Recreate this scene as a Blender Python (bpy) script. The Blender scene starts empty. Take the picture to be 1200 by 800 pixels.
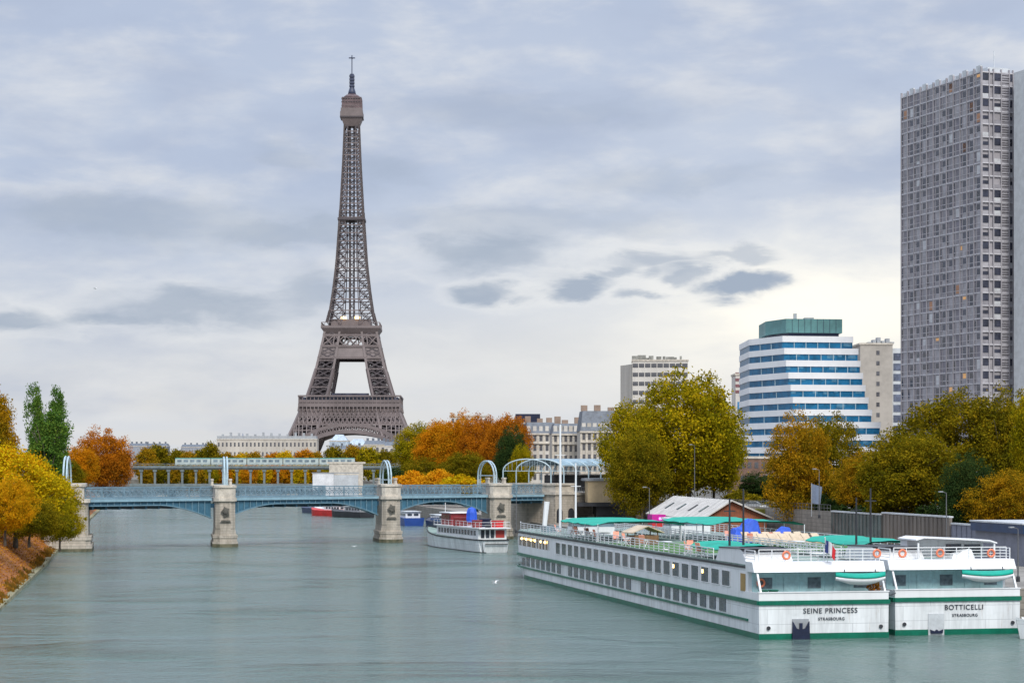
import bpy, math, random
import numpy as np
from mathutils import Vector, Matrix
R = math.radians
PI = math.pi
scene = bpy.context.scene
COL = scene.collection
random.seed(7)
# ------------------------------------------------------------------ camera
F = 2424.0                     # focal length in pixels of the 1200 px wide photograph
CAMZ = 15.0
cam_d = bpy.data.cameras.new('camera'); cam = bpy.data.objects.new('camera', cam_d); COL.objects.link(cam)
cam.location = (0, 0, CAMZ); cam.rotation_euler = (R(90), 0, 0)
cam_d.sensor_width = 36; cam_d.lens = 36 * F / 1200; cam_d.shift_y = 146 / 1200
cam_d.clip_start = 0.5; cam_d.clip_end = 20000
scene.camera = cam
# ------------------------------------------------------------------ view
vs = scene.view_settings
vs.view_transform = 'Standard'; vs.look = 'None'; vs.gamma = 1; vs.use_curve_mapping = False
vs.exposure = 0.0
scene.cycles.max_bounces = 6; scene.cycles.transparent_max_bounces = 8
# ------------------------------------------------------------------ sun (overcast: weak and wide)
SUN_EL, SUN_AZ = R(42), R(165)      # azimuth clockwise from +Y: behind the camera on its right
sd = bpy.data.lights.new('sun', 'SUN'); sun = bpy.data.objects.new('sun', sd); COL.objects.link(sun)
sd.energy = 2.5; sd.angle = R(20); sd.color = (1, 0.95, 0.87)
sdir = Vector((math.sin(SUN_AZ) * math.cos(SUN_EL), math.cos(SUN_AZ) * math.cos(SUN_EL), math.sin(SUN_EL)))
sun.rotation_euler = sdir.to_track_quat('Z', 'Y').to_euler()
sun.location = (0, 0, 400)
# ------------------------------------------------------------------ world: nishita sky behind a procedural cloud deck
world = bpy.data.worlds.new('World'); scene.world = world; world.use_nodes = True
nt = world.node_tree; nt.nodes.clear()
class NG:
    def __init__(s, nt): s.nt = nt
    def n(s, t, **kw):
        x = s.nt.nodes.new(t)
        for k, v in kw.items(): setattr(x, k, v)
        return x
    def put(s, sock, v):
        if hasattr(v, 'is_linked') or hasattr(v, 'links'): s.nt.links.new(v, sock)
        else: sock.default_value = v
    def m(s, op, a, b=None, c=None, clamp=False):
        x = s.n('ShaderNodeMath', operation=op); x.use_clamp = clamp
        s.put(x.inputs[0], a)
        if b is not None: s.put(x.inputs[1], b)
        if c is not None: s.put(x.inputs[2], c)
        return x.outputs[0]
    def mix(s, f, a, b, mode='MIX'):
        x = s.n('ShaderNodeMix', data_type='RGBA', blend_type=mode)
        s.put(x.inputs[0], f)
        s.put(x.inputs[6], a if not isinstance(a, tuple) else (*a, 1)[:4])
        s.put(x.inputs[7], b if not isinstance(b, tuple) else (*b, 1)[:4])
        return x.outputs[2]
    def smooth(s, v, lo, hi, a=0.0, b=1.0):
        x = s.n('ShaderNodeMapRange', interpolation_type='SMOOTHSTEP')
        s.put(x.inputs[0], v); s.put(x.inputs[1], lo); s.put(x.inputs[2], hi); s.put(x.inputs[3], a); s.put(x.inputs[4], b)
        return x.outputs[0]
    def noise(s, vec, scale, detail=4, rough=0.55, dist=0.0):
        x = s.n('ShaderNodeTexNoise')
        if vec is not None: s.put(x.inputs['Vector'], vec)
        x.inputs['Scale'].default_value = scale; x.inputs['Detail'].default_value = detail
        x.inputs['Roughness'].default_value = rough; x.inputs['Distortion'].default_value = dist
        return x.outputs[0]
    def comb(s, x, y, z):
        c = s.n('ShaderNodeCombineXYZ'); s.put(c.inputs[0], x); s.put(c.inputs[1], y); s.put(c.inputs[2], z); return c.outputs[0]
g = NG(nt)
tc = g.n('ShaderNodeTexCoord'); sep = g.n('ShaderNodeSeparateXYZ'); nt.links.new(tc.outputs['Generated'], sep.inputs[0])
dx, dy, dz = sep.outputs
az = g.m('ARCTAN2', dx, dy)                         # radians, 0 ahead, + right
el = g.m('ARCSINE', dz)
ela = g.m('MAXIMUM', dz, 0.0)
den = g.m('ADD', ela, 0.055)
cv = g.comb(g.m('DIVIDE', dx, den), g.m('DIVIDE', dy, den), 0.0)
lin0 = g.comb(g.m('MULTIPLY', az, 7.0), g.m('MULTIPLY', el, 17.0), 9.1)
n1 = g.noise(cv, 0.62, 3, 0.45, 0.0)
n2 = g.noise(lin0, 1.15, 6, 0.55, 0.1)
lin = g.comb(g.m('MULTIPLY', az, 9.0), g.m('MULTIPLY', el, 26.0), 3.7)
n3 = g.noise(lin, 1.35, 7, 0.57, 0.15)               # soft lumps near the horizon
n4 = g.noise(lin, 5.0, 5, 0.6, 0.3)
low = g.smooth(el, 0.0, 0.14)
base = g.mix(low, (0.73, 0.735, 0.745), (0.485, 0.56, 0.715))
mid = g.smooth(el, 0.02, 0.10)
# bright warm opening low on the right
wpa = g.noise(lin, 2.2, 5, 0.55, 0.4); lin2 = g.comb(g.m('MULTIPLY', az, 11.0), g.m('MULTIPLY', el, 30.0), 17.3); wpe = g.noise(lin2, 2.4, 5, 0.55, 0.4)
azw = g.m('ADD', az, g.m('MULTIPLY', g.m('SUBTRACT', wpa, 0.5), 0.06)); elw = g.m('ADD', el, g.m('MULTIPLY', g.m('SUBTRACT', wpe, 0.5), 0.024))
def blob(a0, e0, wa, we):
    a = g.m('POWER', g.m('DIVIDE', g.m('SUBTRACT', azw, a0), wa), 2.0)
    e = g.m('POWER', g.m('DIVIDE', g.m('SUBTRACT', elw, e0), we), 2.0)
    return g.m('EXPONENT', g.m('MULTIPLY', g.m('ADD', a, e), -1.0))
def pa(px): return math.atan((px - 600) / F)
def pe(px, py): return math.atan((546 - py) / math.hypot(F, px - 600))
col = g.mix(g.m('MULTIPLY', g.smooth(n1, 0.36, 0.70), 0.5), base, (0.66, 0.71, 0.80))
col = g.mix(g.m('MULTIPLY', g.smooth(n3, 0.42, 0.72), 0.85), col, (0.77, 0.785, 0.815))
col = g.mix(g.m('MULTIPLY', g.smooth(n2, 0.44, 0.70), 0.75), col, (0.435, 0.50, 0.65))
glow = g.m('MULTIPLY', blob(pa(965), pe(965, 372), 0.105, 0.040), g.smooth(n3, 0.20, 0.55, 0.55, 1.0))
col = g.mix(g.m('MINIMUM', glow, 1.0), col, (1.2, 1.14, 1.0))
glow2 = blob(pa(620), pe(620, 440), 0.30, 0.028)
col = g.mix(g.m('MULTIPLY', glow2, 0.3), col, (0.82, 0.80, 0.77))
# separate darker cloud banks
edge = g.m('ADD', g.m('MULTIPLY', n3, 1.1), g.m('MULTIPLY', n4, 0.9))
for (px, py, w, h, k) in [(30, 378, 70, 16, .95), (225, 362, 130, 24, .8), (150, 372, 50, 12, .6), (370, 345, 50, 26, .65), (565, 348, 50, 15, 1.0),
                          (590, 300, 90, 30, .75), (665, 338, 42, 14, 1.0), (760, 308, 70, 16, .75), (872, 334, 56, 17, 1.15), (750, 345, 34, 9, .8), (860, 300, 40, 12, .6), (800, 322, 30, 10, .75), (700, 322, 26, 9, .7), (905, 330, 22, 12, .7), (120, 372, 50, 14, .7), (250, 345, 60, 14, .6), (560, 290, 80, 18, .55), (330, 270, 90, 20, .5), (130, 250, 120, 26, .45), (800, 210, 140, 22, .35), (640, 130, 200, 24, .3),
                          (455, 205, 50, 26, .45), (200, 260, 220, 40, .4), (620, 260, 200, 26, .4), (330, 185, 60, 16, .35)]:
    b = blob(pa(px), pe(px, py), w / F, h / F)
    be = g.m('MULTIPLY', b, edge)
    if k > .7: col = g.mix(g.m('MULTIPLY', g.smooth(be, 0.02, 0.22), 0.30), col, (0.86, 0.865, 0.87))
    f = g.smooth(be, 0.16, 0.92, 0.0, min(1.0, k * 0.92))
    col = g.mix(f, col, (0.37, 0.435, 0.545))
# the cloud deck is brighter overhead, as under any overcast sky
zen = g.smooth(el, 0.26, 1.0, 1.0, 2.5)
vm = g.n('ShaderNodeVectorMath', operation='SCALE'); nt.links.new(col, vm.inputs[0])
nt.links.new(g.m('MULTIPLY', zen, 10.0), vm.inputs['Scale'])
sky = g.n('ShaderNodeTexSky', sky_type='NISHITA'); sky.sun_disc = False
sky.sun_elevation = SUN_EL; sky.sun_rotation = SUN_AZ
final = g.mix(0.94, sky.outputs[0], vm.outputs[0])
bg = g.n('ShaderNodeBackground'); nt.links.new(final, bg.inputs[0]); bg.inputs[1].default_value = 0.1
ow = g.n('ShaderNodeOutputWorld'); nt.links.new(bg.outputs[0], ow.inputs[0])

# ================================================================== helpers
def tag(o, label=None, cat=None, group=None, kind=None):
    if label: o['label'] = label
    if cat: o['category'] = cat
    if group: o['group'] = group
    if kind: o['kind'] = kind
    return o
def empty(name, loc=(0, 0, 0), rz=0.0, label=None, cat=None, group=None):
    o = bpy.data.objects.new(name, None); COL.objects.link(o)
    o.location = loc; o.rotation_euler = (0, 0, rz); o.empty_display_size = 0.5
    return tag(o, label, cat, group)
def copy_tree(o, parent=None):
    c = o.copy(); COL.objects.link(c)
    if parent: c.parent = parent
    for ch in list(o.children): copy_tree(ch, c)
    return c
MATS = {}
def mat(name, col, rough=0.7, metal=0.0, var=0.12, vscale=0.6, bump=0.0, bscale=4.0, emit=None, spec=0.5, col2=None, streak=False):
    """procedural paint, stone or metal: two noise layers move the base colour, one drives a bump"""
    if name in MATS: return MATS[name]
    m = bpy.data.materials.new(name); m.use_nodes = True; t = m.node_tree; q = NG(t)
    p = t.nodes['Principled BSDF']
    co = q.n('ShaderNodeTexCoord').outputs['Object']
    if streak:
        mp = q.n('ShaderNodeMapping'); t.links.new(co, mp.inputs[0]); mp.inputs['Scale'].default_value = (1, 1, 0.12); co = mp.outputs[0]
    a = q.noise(co, vscale, 5, 0.6); b = q.noise(co, vscale * 7.3, 3, 0.5)
    f = q.m('ADD', q.m('MULTIPLY', a, 0.7), q.m('MULTIPLY', b, 0.3))
    lo = tuple(c * (1 - 1.6 * var) for c in col); hi = tuple(min(1, c * (1 + 1.2 * var)) for c in col)
    if col2: lo = col2; hi = col
    t.links.new(q.mix(q.smooth(f, 0.32, 0.66), lo, hi), p.inputs['Base Color'])
    p.inputs['Roughness'].default_value = rough; p.inputs['Metallic'].default_value = metal
    p.inputs['Specular IOR Level'].default_value = spec
    if bump:
        bn = q.n('ShaderNodeBump'); bn.inputs['Strength'].default_value = bump; bn.inputs['Distance'].default_value = 0.05
        t.links.new(q.noise(co, bscale, 4, 0.6), bn.inputs['Height']); t.links.new(bn.outputs[0], p.inputs['Normal'])
    if emit:
        p.inputs['Emission Color'].default_value = (*emit[0], 1); p.inputs['Emission Strength'].default_value = emit[1]
    MATS[name] = m; return m
def stone_mat(name, c1, c2, mortar, bw=1.2, bh=0.5, axis='XZ'):
    """coursed ashlar from a brick texture in object space, with stains"""
    if name in MATS: return MATS[name]
    m = bpy.data.materials.new(name); m.use_nodes = True; t = m.node_tree; q = NG(t); p = t.nodes['Principled BSDF']
    co = q.n('ShaderNodeTexCoord').outputs['Object']
    s3 = q.n('ShaderNodeSeparateXYZ'); t.links.new(co, s3.inputs[0])
    h = q.m('ADD', s3.outputs[0], s3.outputs[1]); v = q.comb(h, s3.outputs[2], 0.0)
    b = q.n('ShaderNodeTexBrick'); t.links.new(v, b.inputs['Vector'])
    b.inputs['Color1'].default_value = (*c1, 1); b.inputs['Color2'].default_value = (*c2, 1); b.inputs['Mortar'].default_value = (*mortar, 1)
    b.inputs['Scale'].default_value = 1; b.inputs['Brick Width'].default_value = bw; b.inputs['Row Height'].default_value = bh; b.inputs['Mortar Size'].default_value = 0.03
    nz = q.noise(co, 0.55, 6, 0.65)
    mp_ = q.n('ShaderNodeMapping'); t.links.new(co, mp_.inputs[0]); mp_.inputs['Scale'].default_value = (1.3, 1.3, .16); vs_ = mp_.outputs[0]
    t.links.new(q.mix(q.smooth(q.noise(vs_, 0.9, 6, 0.65), 0.42, 0.72, 0, 0.65), q.mix(q.smooth(nz, 0.45, 0.75, 0, 0.45), b.outputs[0], tuple(c * 0.5 for c in c1)), (c1[0] * .42, c1[1] * .41, c1[2] * .38)), p.inputs['Base Color'])
    p.inputs['Roughness'].default_value = 0.85
    bn = q.n('ShaderNodeBump'); bn.inputs['Strength'].default_value = 0.4; bn.inputs['Distance'].default_value = 0.04
    t.links.new(b.outputs[1], bn.inputs['Height']); bn.invert = True; t.links.new(bn.outputs[0], p.inputs['Normal'])
    MATS[name] = m; return m
def glass_mat(name, col, rough=0.08):
    return mat(name, col, rough, 0.0, 0.35, 0.35, spec=0.8)

class MB:
    def __init__(s): s.v = []; s.f = []; s.mi = []
    def add(s, vs, fs, mi=0):
        o = len(s.v); s.v.extend([tuple(p) for p in vs]); s.f.extend([tuple(i + o for i in f) for f in fs]); s.mi.extend([mi] * len(fs)); return s
    def face(s, pts, mi=0): return s.add(pts, [tuple(range(len(pts)))], mi)
    def box(s, x0, x1, y0, y1, z0, z1, mi=0):
        return s.add([(x0, y0, z0), (x1, y0, z0), (x1, y1, z0), (x0, y1, z0), (x0, y0, z1), (x1, y0, z1), (x1, y1, z1), (x0, y1, z1)],
                     [(0, 3, 2, 1), (4, 5, 6, 7), (0, 1, 5, 4), (1, 2, 6, 5), (2, 3, 7, 6), (3, 0, 4, 7)], mi)
    def rbox(s, cx, cy, cz, sx, sy, sz, rz=0.0, mi=0):      # centre, size, turned about z
        c, n = math.cos(rz), math.sin(rz); pts = []
        for z in (-1, 1):
            for (a, b) in ((-1, -1), (1, -1), (1, 1), (-1, 1)):
                x, y = a * sx / 2, b * sy / 2
                pts.append((cx + x * c - y * n, cy + x * n + y * c, cz + z * sz / 2))
        return s.add(pts, [(0, 3, 2, 1), (4, 5, 6, 7), (0, 1, 5, 4), (1, 2, 6, 5), (2, 3, 7, 6), (3, 0, 4, 7)], mi)
    def bar(s, p, q, w, h=None, mi=0):
        p, q = Vector(p), Vector(q); d = q - p
        if d.length < 1e-6: return s
        d.normalize(); up = Vector((0, 0, 1)) if abs(d.z) < 0.95 else Vector((0, 1, 0))
        a = d.cross(up).normalized(); b = a.cross(d).normalized(); h = h or w
        a *= w / 2; b *= h / 2
        pts = [p - a - b, p + a - b, p + a + b, p - a + b, q - a - b, q + a - b, q + a + b, q - a + b]
        return s.add(pts, [(0, 1, 2, 3), (7, 6, 5, 4), (0, 4, 5, 1), (1, 5, 6, 2), (2, 6, 7, 3), (3, 7, 4, 0)], mi)
    def tube(s, pts, r, n=8, mi=0):
        pts = [Vector(p) for p in pts]; rs = r if isinstance(r, (list, tuple)) else [r] * len(pts)
        vs, fs = [], []; prev = None
        for i, p in enumerate(pts):
            d = (pts[min(i + 1, len(pts) - 1)] - pts[max(i - 1, 0)]).normalized()
            if prev is None:
                up = Vector((0, 0, 1)) if abs(d.z) < 0.9 else Vector((1, 0, 0)); a = d.cross(up).normalized()
            else: a = (prev - d * prev.dot(d)).normalized()
            prev = a; b = d.cross(a)
            for k in range(n):
                t = 2 * PI * k / n; vs.append(p + (a * math.cos(t) + b * math.sin(t)) * rs[i])
        for i in range(len(pts) - 1):
            for k in range(n): fs.append((i * n + k, i * n + (k + 1) % n, (i + 1) * n + (k + 1) % n, (i + 1) * n + k))
        fs.append(tuple(range(n))[::-1]); fs.append(tuple((len(pts) - 1) * n + k for k in range(n)))
        return s.add(vs, fs, mi)
    def prism(s, poly, z0, z1, mi=0, top=None):            # plan polygon, optionally a different polygon on top
        n = len(poly); t = top or poly
        vs = [(x, y, z0) for x, y in poly] + [(x, y, z1) for x, y in t]
        fs = [tuple(range(n))[::-1], tuple(range(n, 2 * n))] + [(k, (k + 1) % n, n + (k + 1) % n, n + k) for k in range(n)]
        return s.add(vs, fs, mi)
    def extr(s, poly, p0, ux, uz, d, mi=0):                 # polygon in the plane (ux, uz) at p0 pushed along d
        p0, ux, uz, d = Vector(p0), Vector(ux), Vector(uz), Vector(d); n = len(poly)
        a = [p0 + ux * x + uz * z for x, z in poly]; b = [p + d for p in a]
        fs = [tuple(range(n)), tuple(range(n, 2 * n))[::-1]] + [(k, n + k, n + (k + 1) % n, (k + 1) % n) for k in range(n)]
        return s.add(a + b, fs, mi)
    def lathe(s, prof, c=(0, 0, 0), n=16, mi=0, axis='Z'):
        vs, fs = [], []
        for (r, z) in prof:
            for k in range(n):
                t = 2 * PI * k / n; x, y = r * math.cos(t), r * math.sin(t)
                vs.append((c[0] + x, c[1] + y, c[2] + z) if axis == 'Z' else (c[0] + x, c[1] + z, c[2] + y))
        for i in range(len(prof) - 1):
            for k in range(n): fs.append((i * n + k, i * n + (k + 1) % n, (i + 1) * n + (k + 1) % n, (i + 1) * n + k))
        fs.append(tuple(range(n))[::-1]); fs.append(tuple((len(prof) - 1) * n + k for k in range(n)))
        return s.add(vs, fs, mi)
    def torus(s, c, R0, r, n=20, m=8, mi=0, axis='Y'):
        vs, fs = [], []
        for i in range(n):
            a = 2 * PI * i / n
            for j in range(m):
                b = 2 * PI * j / m; q = R0 + r * math.cos(b)
                p = (q * math.cos(a), r * math.sin(b), q * math.sin(a)) if axis == 'Y' else (r * math.sin(b), q * math.cos(a), q * math.sin(a))
                vs.append((c[0] + p[0], c[1] + p[1], c[2] + p[2]))
        for i in range(n):
            for j in range(m): fs.append((i * m + j, ((i + 1) % n) * m + j, ((i + 1) % n) * m + (j + 1) % m, i * m + (j + 1) % m))
        return s.add(vs, fs, mi)
    def mesh(s, name, mats):
        me = bpy.data.meshes.new(name); me.from_pydata(s.v, [], s.f)
        for m in (mats if isinstance(mats, (list, tuple)) else [mats]): me.materials.append(m)
        if any(s.mi): me.polygons.foreach_set('material_index', s.mi)
        me.update(); return me
    def build(s, name, mats, parent=None, smooth=False, loc=None, rz=None):
        me = s.mesh(name, mats)
        if smooth: me.polygons.foreach_set('use_smooth', [True] * len(me.polygons))
        o = bpy.data.objects.new(name, me); COL.objects.link(o)
        if parent: o.parent = parent
        if loc: o.location = loc
        if rz is not None: o.rotation_euler = (0, 0, rz)
        return o
def inst(name, me, parent=None, loc=(0, 0, 0), rz=0.0, m=None):
    o = bpy.data.objects.new(name, me); COL.objects.link(o); o.location = loc; o.rotation_euler = (0, 0, rz)
    if parent: o.parent = parent
    if m:
        o.material_slots[0].link = 'OBJECT'; o.material_slots[0].material = m
    return o
def at(px, py, Y): return Vector(((px - 600) / F * Y, Y, CAMZ - (py - 546) / F * Y))
def lerp_table(tb, z):
    if z <= tb[0][0]: return tb[0][1]
    for (a, b), (c, d) in zip(tb, tb[1:]):
        if z <= c: return b + (d - b) * (z - a) / (c - a)
    return tb[-1][1]
ORD = ['first', 'second', 'third', 'fourth', 'fifth', 'sixth', 'seventh', 'eighth', 'ninth', 'tenth', 'eleventh', 'twelfth', 'thirteenth',
       'fourteenth', 'fifteenth', 'sixteenth', 'seventeenth', 'eighteenth', 'nineteenth', 'twentieth', 'twenty-first', 'twenty-second', 'twenty-third', 'twenty-fourth']

# ------------------------------------------------------------------ palette
M_white = mat('white_paint', (0.78, 0.79, 0.80), 0.35, var=0.05, vscale=0.25, streak=True)
M_white2 = mat('white_deck_paint', (0.74, 0.76, 0.77), 0.5, var=0.06)
M_green = mat('green_paint', (0.0, 0.135, 0.08), 0.35, var=0.15)
M_teal = mat('teal_canvas', (0.0, 0.34, 0.25), 0.75, var=0.10, vscale=0.5, bump=0.15)
M_turf = mat('green_turf', (0.06, 0.17, 0.03), 0.9, var=0.3, vscale=2.0)
M_dark = mat('dark_metal', (0.03, 0.032, 0.038), 0.5, var=0.2)
M_glass = glass_mat('dark_window_glass', (0.06, 0.075, 0.095))
M_glassl = glass_mat('blue_grey_glass', (0.16, 0.22, 0.26))
M_lamp = mat('warm_lamp', (1, 0.7, 0.3), 0.5, emit=((1.0, 0.62, 0.22), 6.0))
M_litwin = mat('lit_window', (0.6, 0.35, 0.15), 0.5, emit=((1.0, 0.50, 0.16), 0.22))
M_orange = mat('orange_canvas', (0.75, 0.19, 0.07), 0.6, var=0.15)
M_pink = mat('salmon_canvas', (0.80, 0.33, 0.22), 0.7, var=0.15)
M_red = mat('red_paint', (0.55, 0.03, 0.03), 0.45, var=0.15)
M_blue = mat('bright_blue_canvas', (0.02, 0.10, 0.62), 0.6, var=0.15)
M_navy = mat('navy_paint', (0.012, 0.018, 0.05), 0.4, var=0.2)
M_grey = mat('grey_metal', (0.32, 0.34, 0.36), 0.5, var=0.12)
M_lgrey = mat('pale_grey_metal', (0.55, 0.58, 0.6), 0.45, var=0.1)
M_wood = mat('brown_timber', (0.20, 0.11, 0.055), 0.8, var=0.25, vscale=1.5)
M_tan = mat('tan_fabric', (0.55, 0.45, 0.33), 0.8, var=0.12)
M_bblue = mat('bridge_blue_paint', (0.055, 0.155, 0.23), 0.45, var=0.16, vscale=0.5)
M_bstiff = mat('bridge_rib_paint', (0.14, 0.25, 0.32), 0.45, var=0.12)
M_bblue_l = mat('bridge_pale_blue_paint', (0.25, 0.40, 0.48), 0.45, var=0.10)
M_brail = mat('bridge_railing_paint', (0.16, 0.25, 0.31), 0.5, var=0.15)
M_stone = stone_mat('pier_ashlar', (0.53, 0.475, 0.40), (0.47, 0.42, 0.35), (0.33, 0.295, 0.245))
M_stonep = mat('pale_dressed_stone', (0.55, 0.50, 0.425), 0.85, var=0.18, vscale=0.8, bump=0.3)
M_quay = stone_mat('quay_wall_stone', (0.30, 0.27, 0.23), (0.24, 0.215, 0.185), (0.13, 0.12, 0.10), 1.6, 0.6)
M_iron = mat('iron_brown_shaded', (0.080, 0.066, 0.072), 0.6, var=0.15, vscale=0.05)  # tower iron with the dim lattice interior put into its colour
M_iron2 = mat('iron_brown_lit', (0.175, 0.142, 0.138), 0.6, var=0.12, vscale=0.05)  # same iron lightened, painting in the light on edges and outer members
M_post = mat('dark_post_grey', (.12, .125, .13), .5)
M_algae = mat('algae_stained_stone', (0.17, 0.155, 0.10), 0.8, var=.3, vscale=.8, bump=.4, col2=(.06, .065, .035))
M_bark = mat('bark', (0.10, 0.08, 0.06), 0.9, var=0.3, vscale=2, bump=0.5)
# ================================================================== the setting
FL = Vector((-0.18, 1.0, 0)).normalized()          # direction of the river
FR = Vector((FL.y, -FL.x, 0))
ROT = math.atan2(0.18, 1.0)                         # turn about z that lines +Y up with the river
def edge_r(Y): return 51 - 0.18 * (Y - 179)         # right quay edge
def wall_r(Y): return 108.2 - 0.18 * Y              # retaining wall behind the lower quay
def edge_l(Y): return -54.2 - 0.178 * (Y - 219)     # waterline of the island on the left
# water
m = bpy.data.materials.new('river_water'); m.use_nodes = True; q = NG(m.node_tree); p = m.node_tree.nodes['Principled BSDF']
geo = q.n('ShaderNodeNewGeometry').outputs['Position']
def mapped(sx, sy, rz=0.0):
    mp = q.n('ShaderNodeMapping'); m.node_tree.links.new(geo, mp.inputs[0]); mp.inputs['Scale'].default_value = (sx, sy, 1); mp.inputs['Rotation'].default_value = (0, 0, rz); return mp.outputs[0]
w1 = q.noise(mapped(0.36, 0.30), 1.0, 5, 0.62, 0.4)
w2 = q.noise(mapped(1.2, 1.3, 0.3), 1.0, 4, 0.6, 0.2)
w3 = q.noise(mapped(0.02, 0.05, 0.1), 1.0, 3, 0.5, 0.6)
hgt = q.m('ADD', q.m('MULTIPLY', w1, 0.6), q.m('MULTIPLY', w2, 0.42))
w4 = q.noise(mapped(0.11, 0.12, -0.12), 1.0, 5, 0.65, 0.5)
hgt = q.m('ADD', hgt, q.m('MULTIPLY', w4, 0.38))
w5 = q.noise(mapped(0.035, 0.045, 0.4), 1.0, 3, 0.55, 0.8)
hgt = q.m('MULTIPLY', hgt, q.smooth(w5, 0.50, 0.72, 0.85, 2.8))
hgt = q.m('MULTIPLY', hgt, q.smooth(w3, 0.3, 0.7, 0.5, 1.6))
bn = q.n('ShaderNodeBump'); bn.inputs['Strength'].default_value = 0.9; bn.inputs['Distance'].default_value = 0.9
m.node_tree.links.new(hgt, bn.inputs['Height']); m.node_tree.links.new(bn.outputs[0], p.inputs['Normal'])
m.node_tree.links.new(q.mix(q.smooth(w3, 0.3, 0.7), (0.088, 0.145, 0.132), (0.105, 0.162, 0.146)), p.inputs['Base Color'])
p.inputs['Roughness'].default_value = 0.13; p.inputs['IOR'].default_value = 1.333
M_water = m
b = MB(); b.face([(-1500, -80, 0), (1500, -80, 0), (1500, 1250, 0), (-1500, 1250, 0)])
tag(b.build('river_water', M_water), kind='structure')
# ground beyond, right bank street level, lower quay
M_ground = mat('street_ground', (0.16, 0.15, 0.13), 0.9, var=0.25, vscale=0.08)
M_pave = mat('quay_paving', (0.24, 0.225, 0.20), 0.9, var=0.2, vscale=0.2)
Ys = [-60, 150, 200, 274, 321, 400, 480, 560, 640, 760, 900, 1250]
b = MB()
for y0, y1 in zip(Ys, Ys[1:]): b.face([(wall_r(y0) + 0.6, y0, 7), (3800, y0, 7), (3800, y1, 7), (wall_r(y1) + 0.6, y1, 7)])
b.face([(-3800, 1250, 7), (3800, 1250, 7), (3800, 4000, 7), (-3800, 4000, 7)])
b.face([(-3800, 1250, 7), (3800, 1250, 7), (3800, 1250, -1), (-3800, 1250, -1)])
b.face([(-3800, -60, 7), (-210, -60, 7), (-330, 1250, 7), (-3800, 1250, 7)])
b.face([(-210, -60, 7), (-210, -60, -1), (-330, 1250, -1), (-330, 1250, 7)])
tag(b.build('ground', M_ground), kind='structure')
b = MB()
qe = lambda y: edge_r(y) if y >= 200 else 60.0
Yq = [-60, 199.9, 200, 274, 321, 400, 480, 560, 640, 760, 900, 1250]
for y0, y1 in zip(Yq, Yq[1:]):
    b.face([(qe(y0), y0, 3), (wall_r(y0) + 0.6, y0, 3), (wall_r(y1) + 0.6, y1, 3), (qe(y1), y1, 3)])
tag(b.build('lower_quay', M_pave), kind='structure')
b = MB()
for y0, y1 in zip(Yq, Yq[1:]):
    b.add([(qe(y0) - .3, y0, -1), (qe(y1) - .3, y1, -1), (qe(y1) - .3, y1, 3.2), (qe(y0) - .3, y0, 3.2), (qe(y0) + .5, y0, 3.2), (qe(y1) + .5, y1, 3.2)], [(0, 1, 2, 3), (3, 2, 5, 4)])
tag(b.build('quay_edge_wall', M_quay), 'long low stone quay wall rising from the water along the right bank', 'wall')
b = MB()
for y0, y1 in zip([321.8] + Ys[5:], Ys[5:]):
    b.add([(wall_r(y0), y0, 2.9), (wall_r(y1), y1, 2.9), (wall_r(y1), y1, 7.9), (wall_r(y0), y0, 7.9), (wall_r(y0) + .6, y0, 7.9), (wall_r(y1) + .6, y1, 7.9), (wall_r(y0) + .6, y0, 6.9), (wall_r(y1) + .6, y1, 6.9)],
          [(0, 1, 2, 3), (3, 2, 5, 4), (4, 5, 7, 6)])
tag(b.build('retaining_wall', M_quay), 'stone retaining wall between the lower quay and the tree-lined street', 'wall')
# island on the left: slope of fallen leaves, path, stone foot
M_bank = mat('leafy_bank', (0.36, 0.13, 0.03), 0.95, var=0.3, vscale=0.5, bump=0.6, bscale=3, col2=(0.20, 0.075, 0.022))
M_path = mat('gravel_path', (0.30, 0.26, 0.21), 0.95, var=0.2, vscale=0.5)
M_kerb = mat('mossy_stone', (0.30, 0.27, 0.17), 0.9, var=0.3, vscale=0.6, bump=0.4, col2=(0.12, 0.13, 0.06))
Yi = list(range(40, 860, 20))
def strip(prof, Yl, mb=None):
    mb = mb or MB(); n = len(prof); vs = []; rnd = random.Random(3)
    for y in Yl:
        for k, (dx, z) in enumerate(prof): vs.append((edge_l(y) + dx + rnd.uniform(-.15, .15), y, z + (rnd.uniform(-.12, .12) if 0 < k < n - 1 else 0)))
    fs = [(i * n + k, i * n + k + 1, (i + 1) * n + k + 1, (i + 1) * n + k) for i in range(len(Yl) - 1) for k in range(n - 1)]
    mb.add(vs, fs); return mb
tag(strip([(-.4, .25), (-1.6, 1.1), (-3.2, 2.4), (-5.0, 3.9), (-6.6, 5.1), (-7.6, 5.5)], Yi).build('island_bank', M_bank, smooth=True), kind='structure')
tag(strip([(-7.5, 5.45), (-9.5, 5.6), (-15, 5.6), (-17, 5.3), (-24, -.5)], Yi).build('island_path', M_path), kind='structure')
tag(strip([(.5, -1), (.35, .35), (-.6, .4)], Yi).build('bank_foot', M_kerb), kind='structure')

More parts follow.
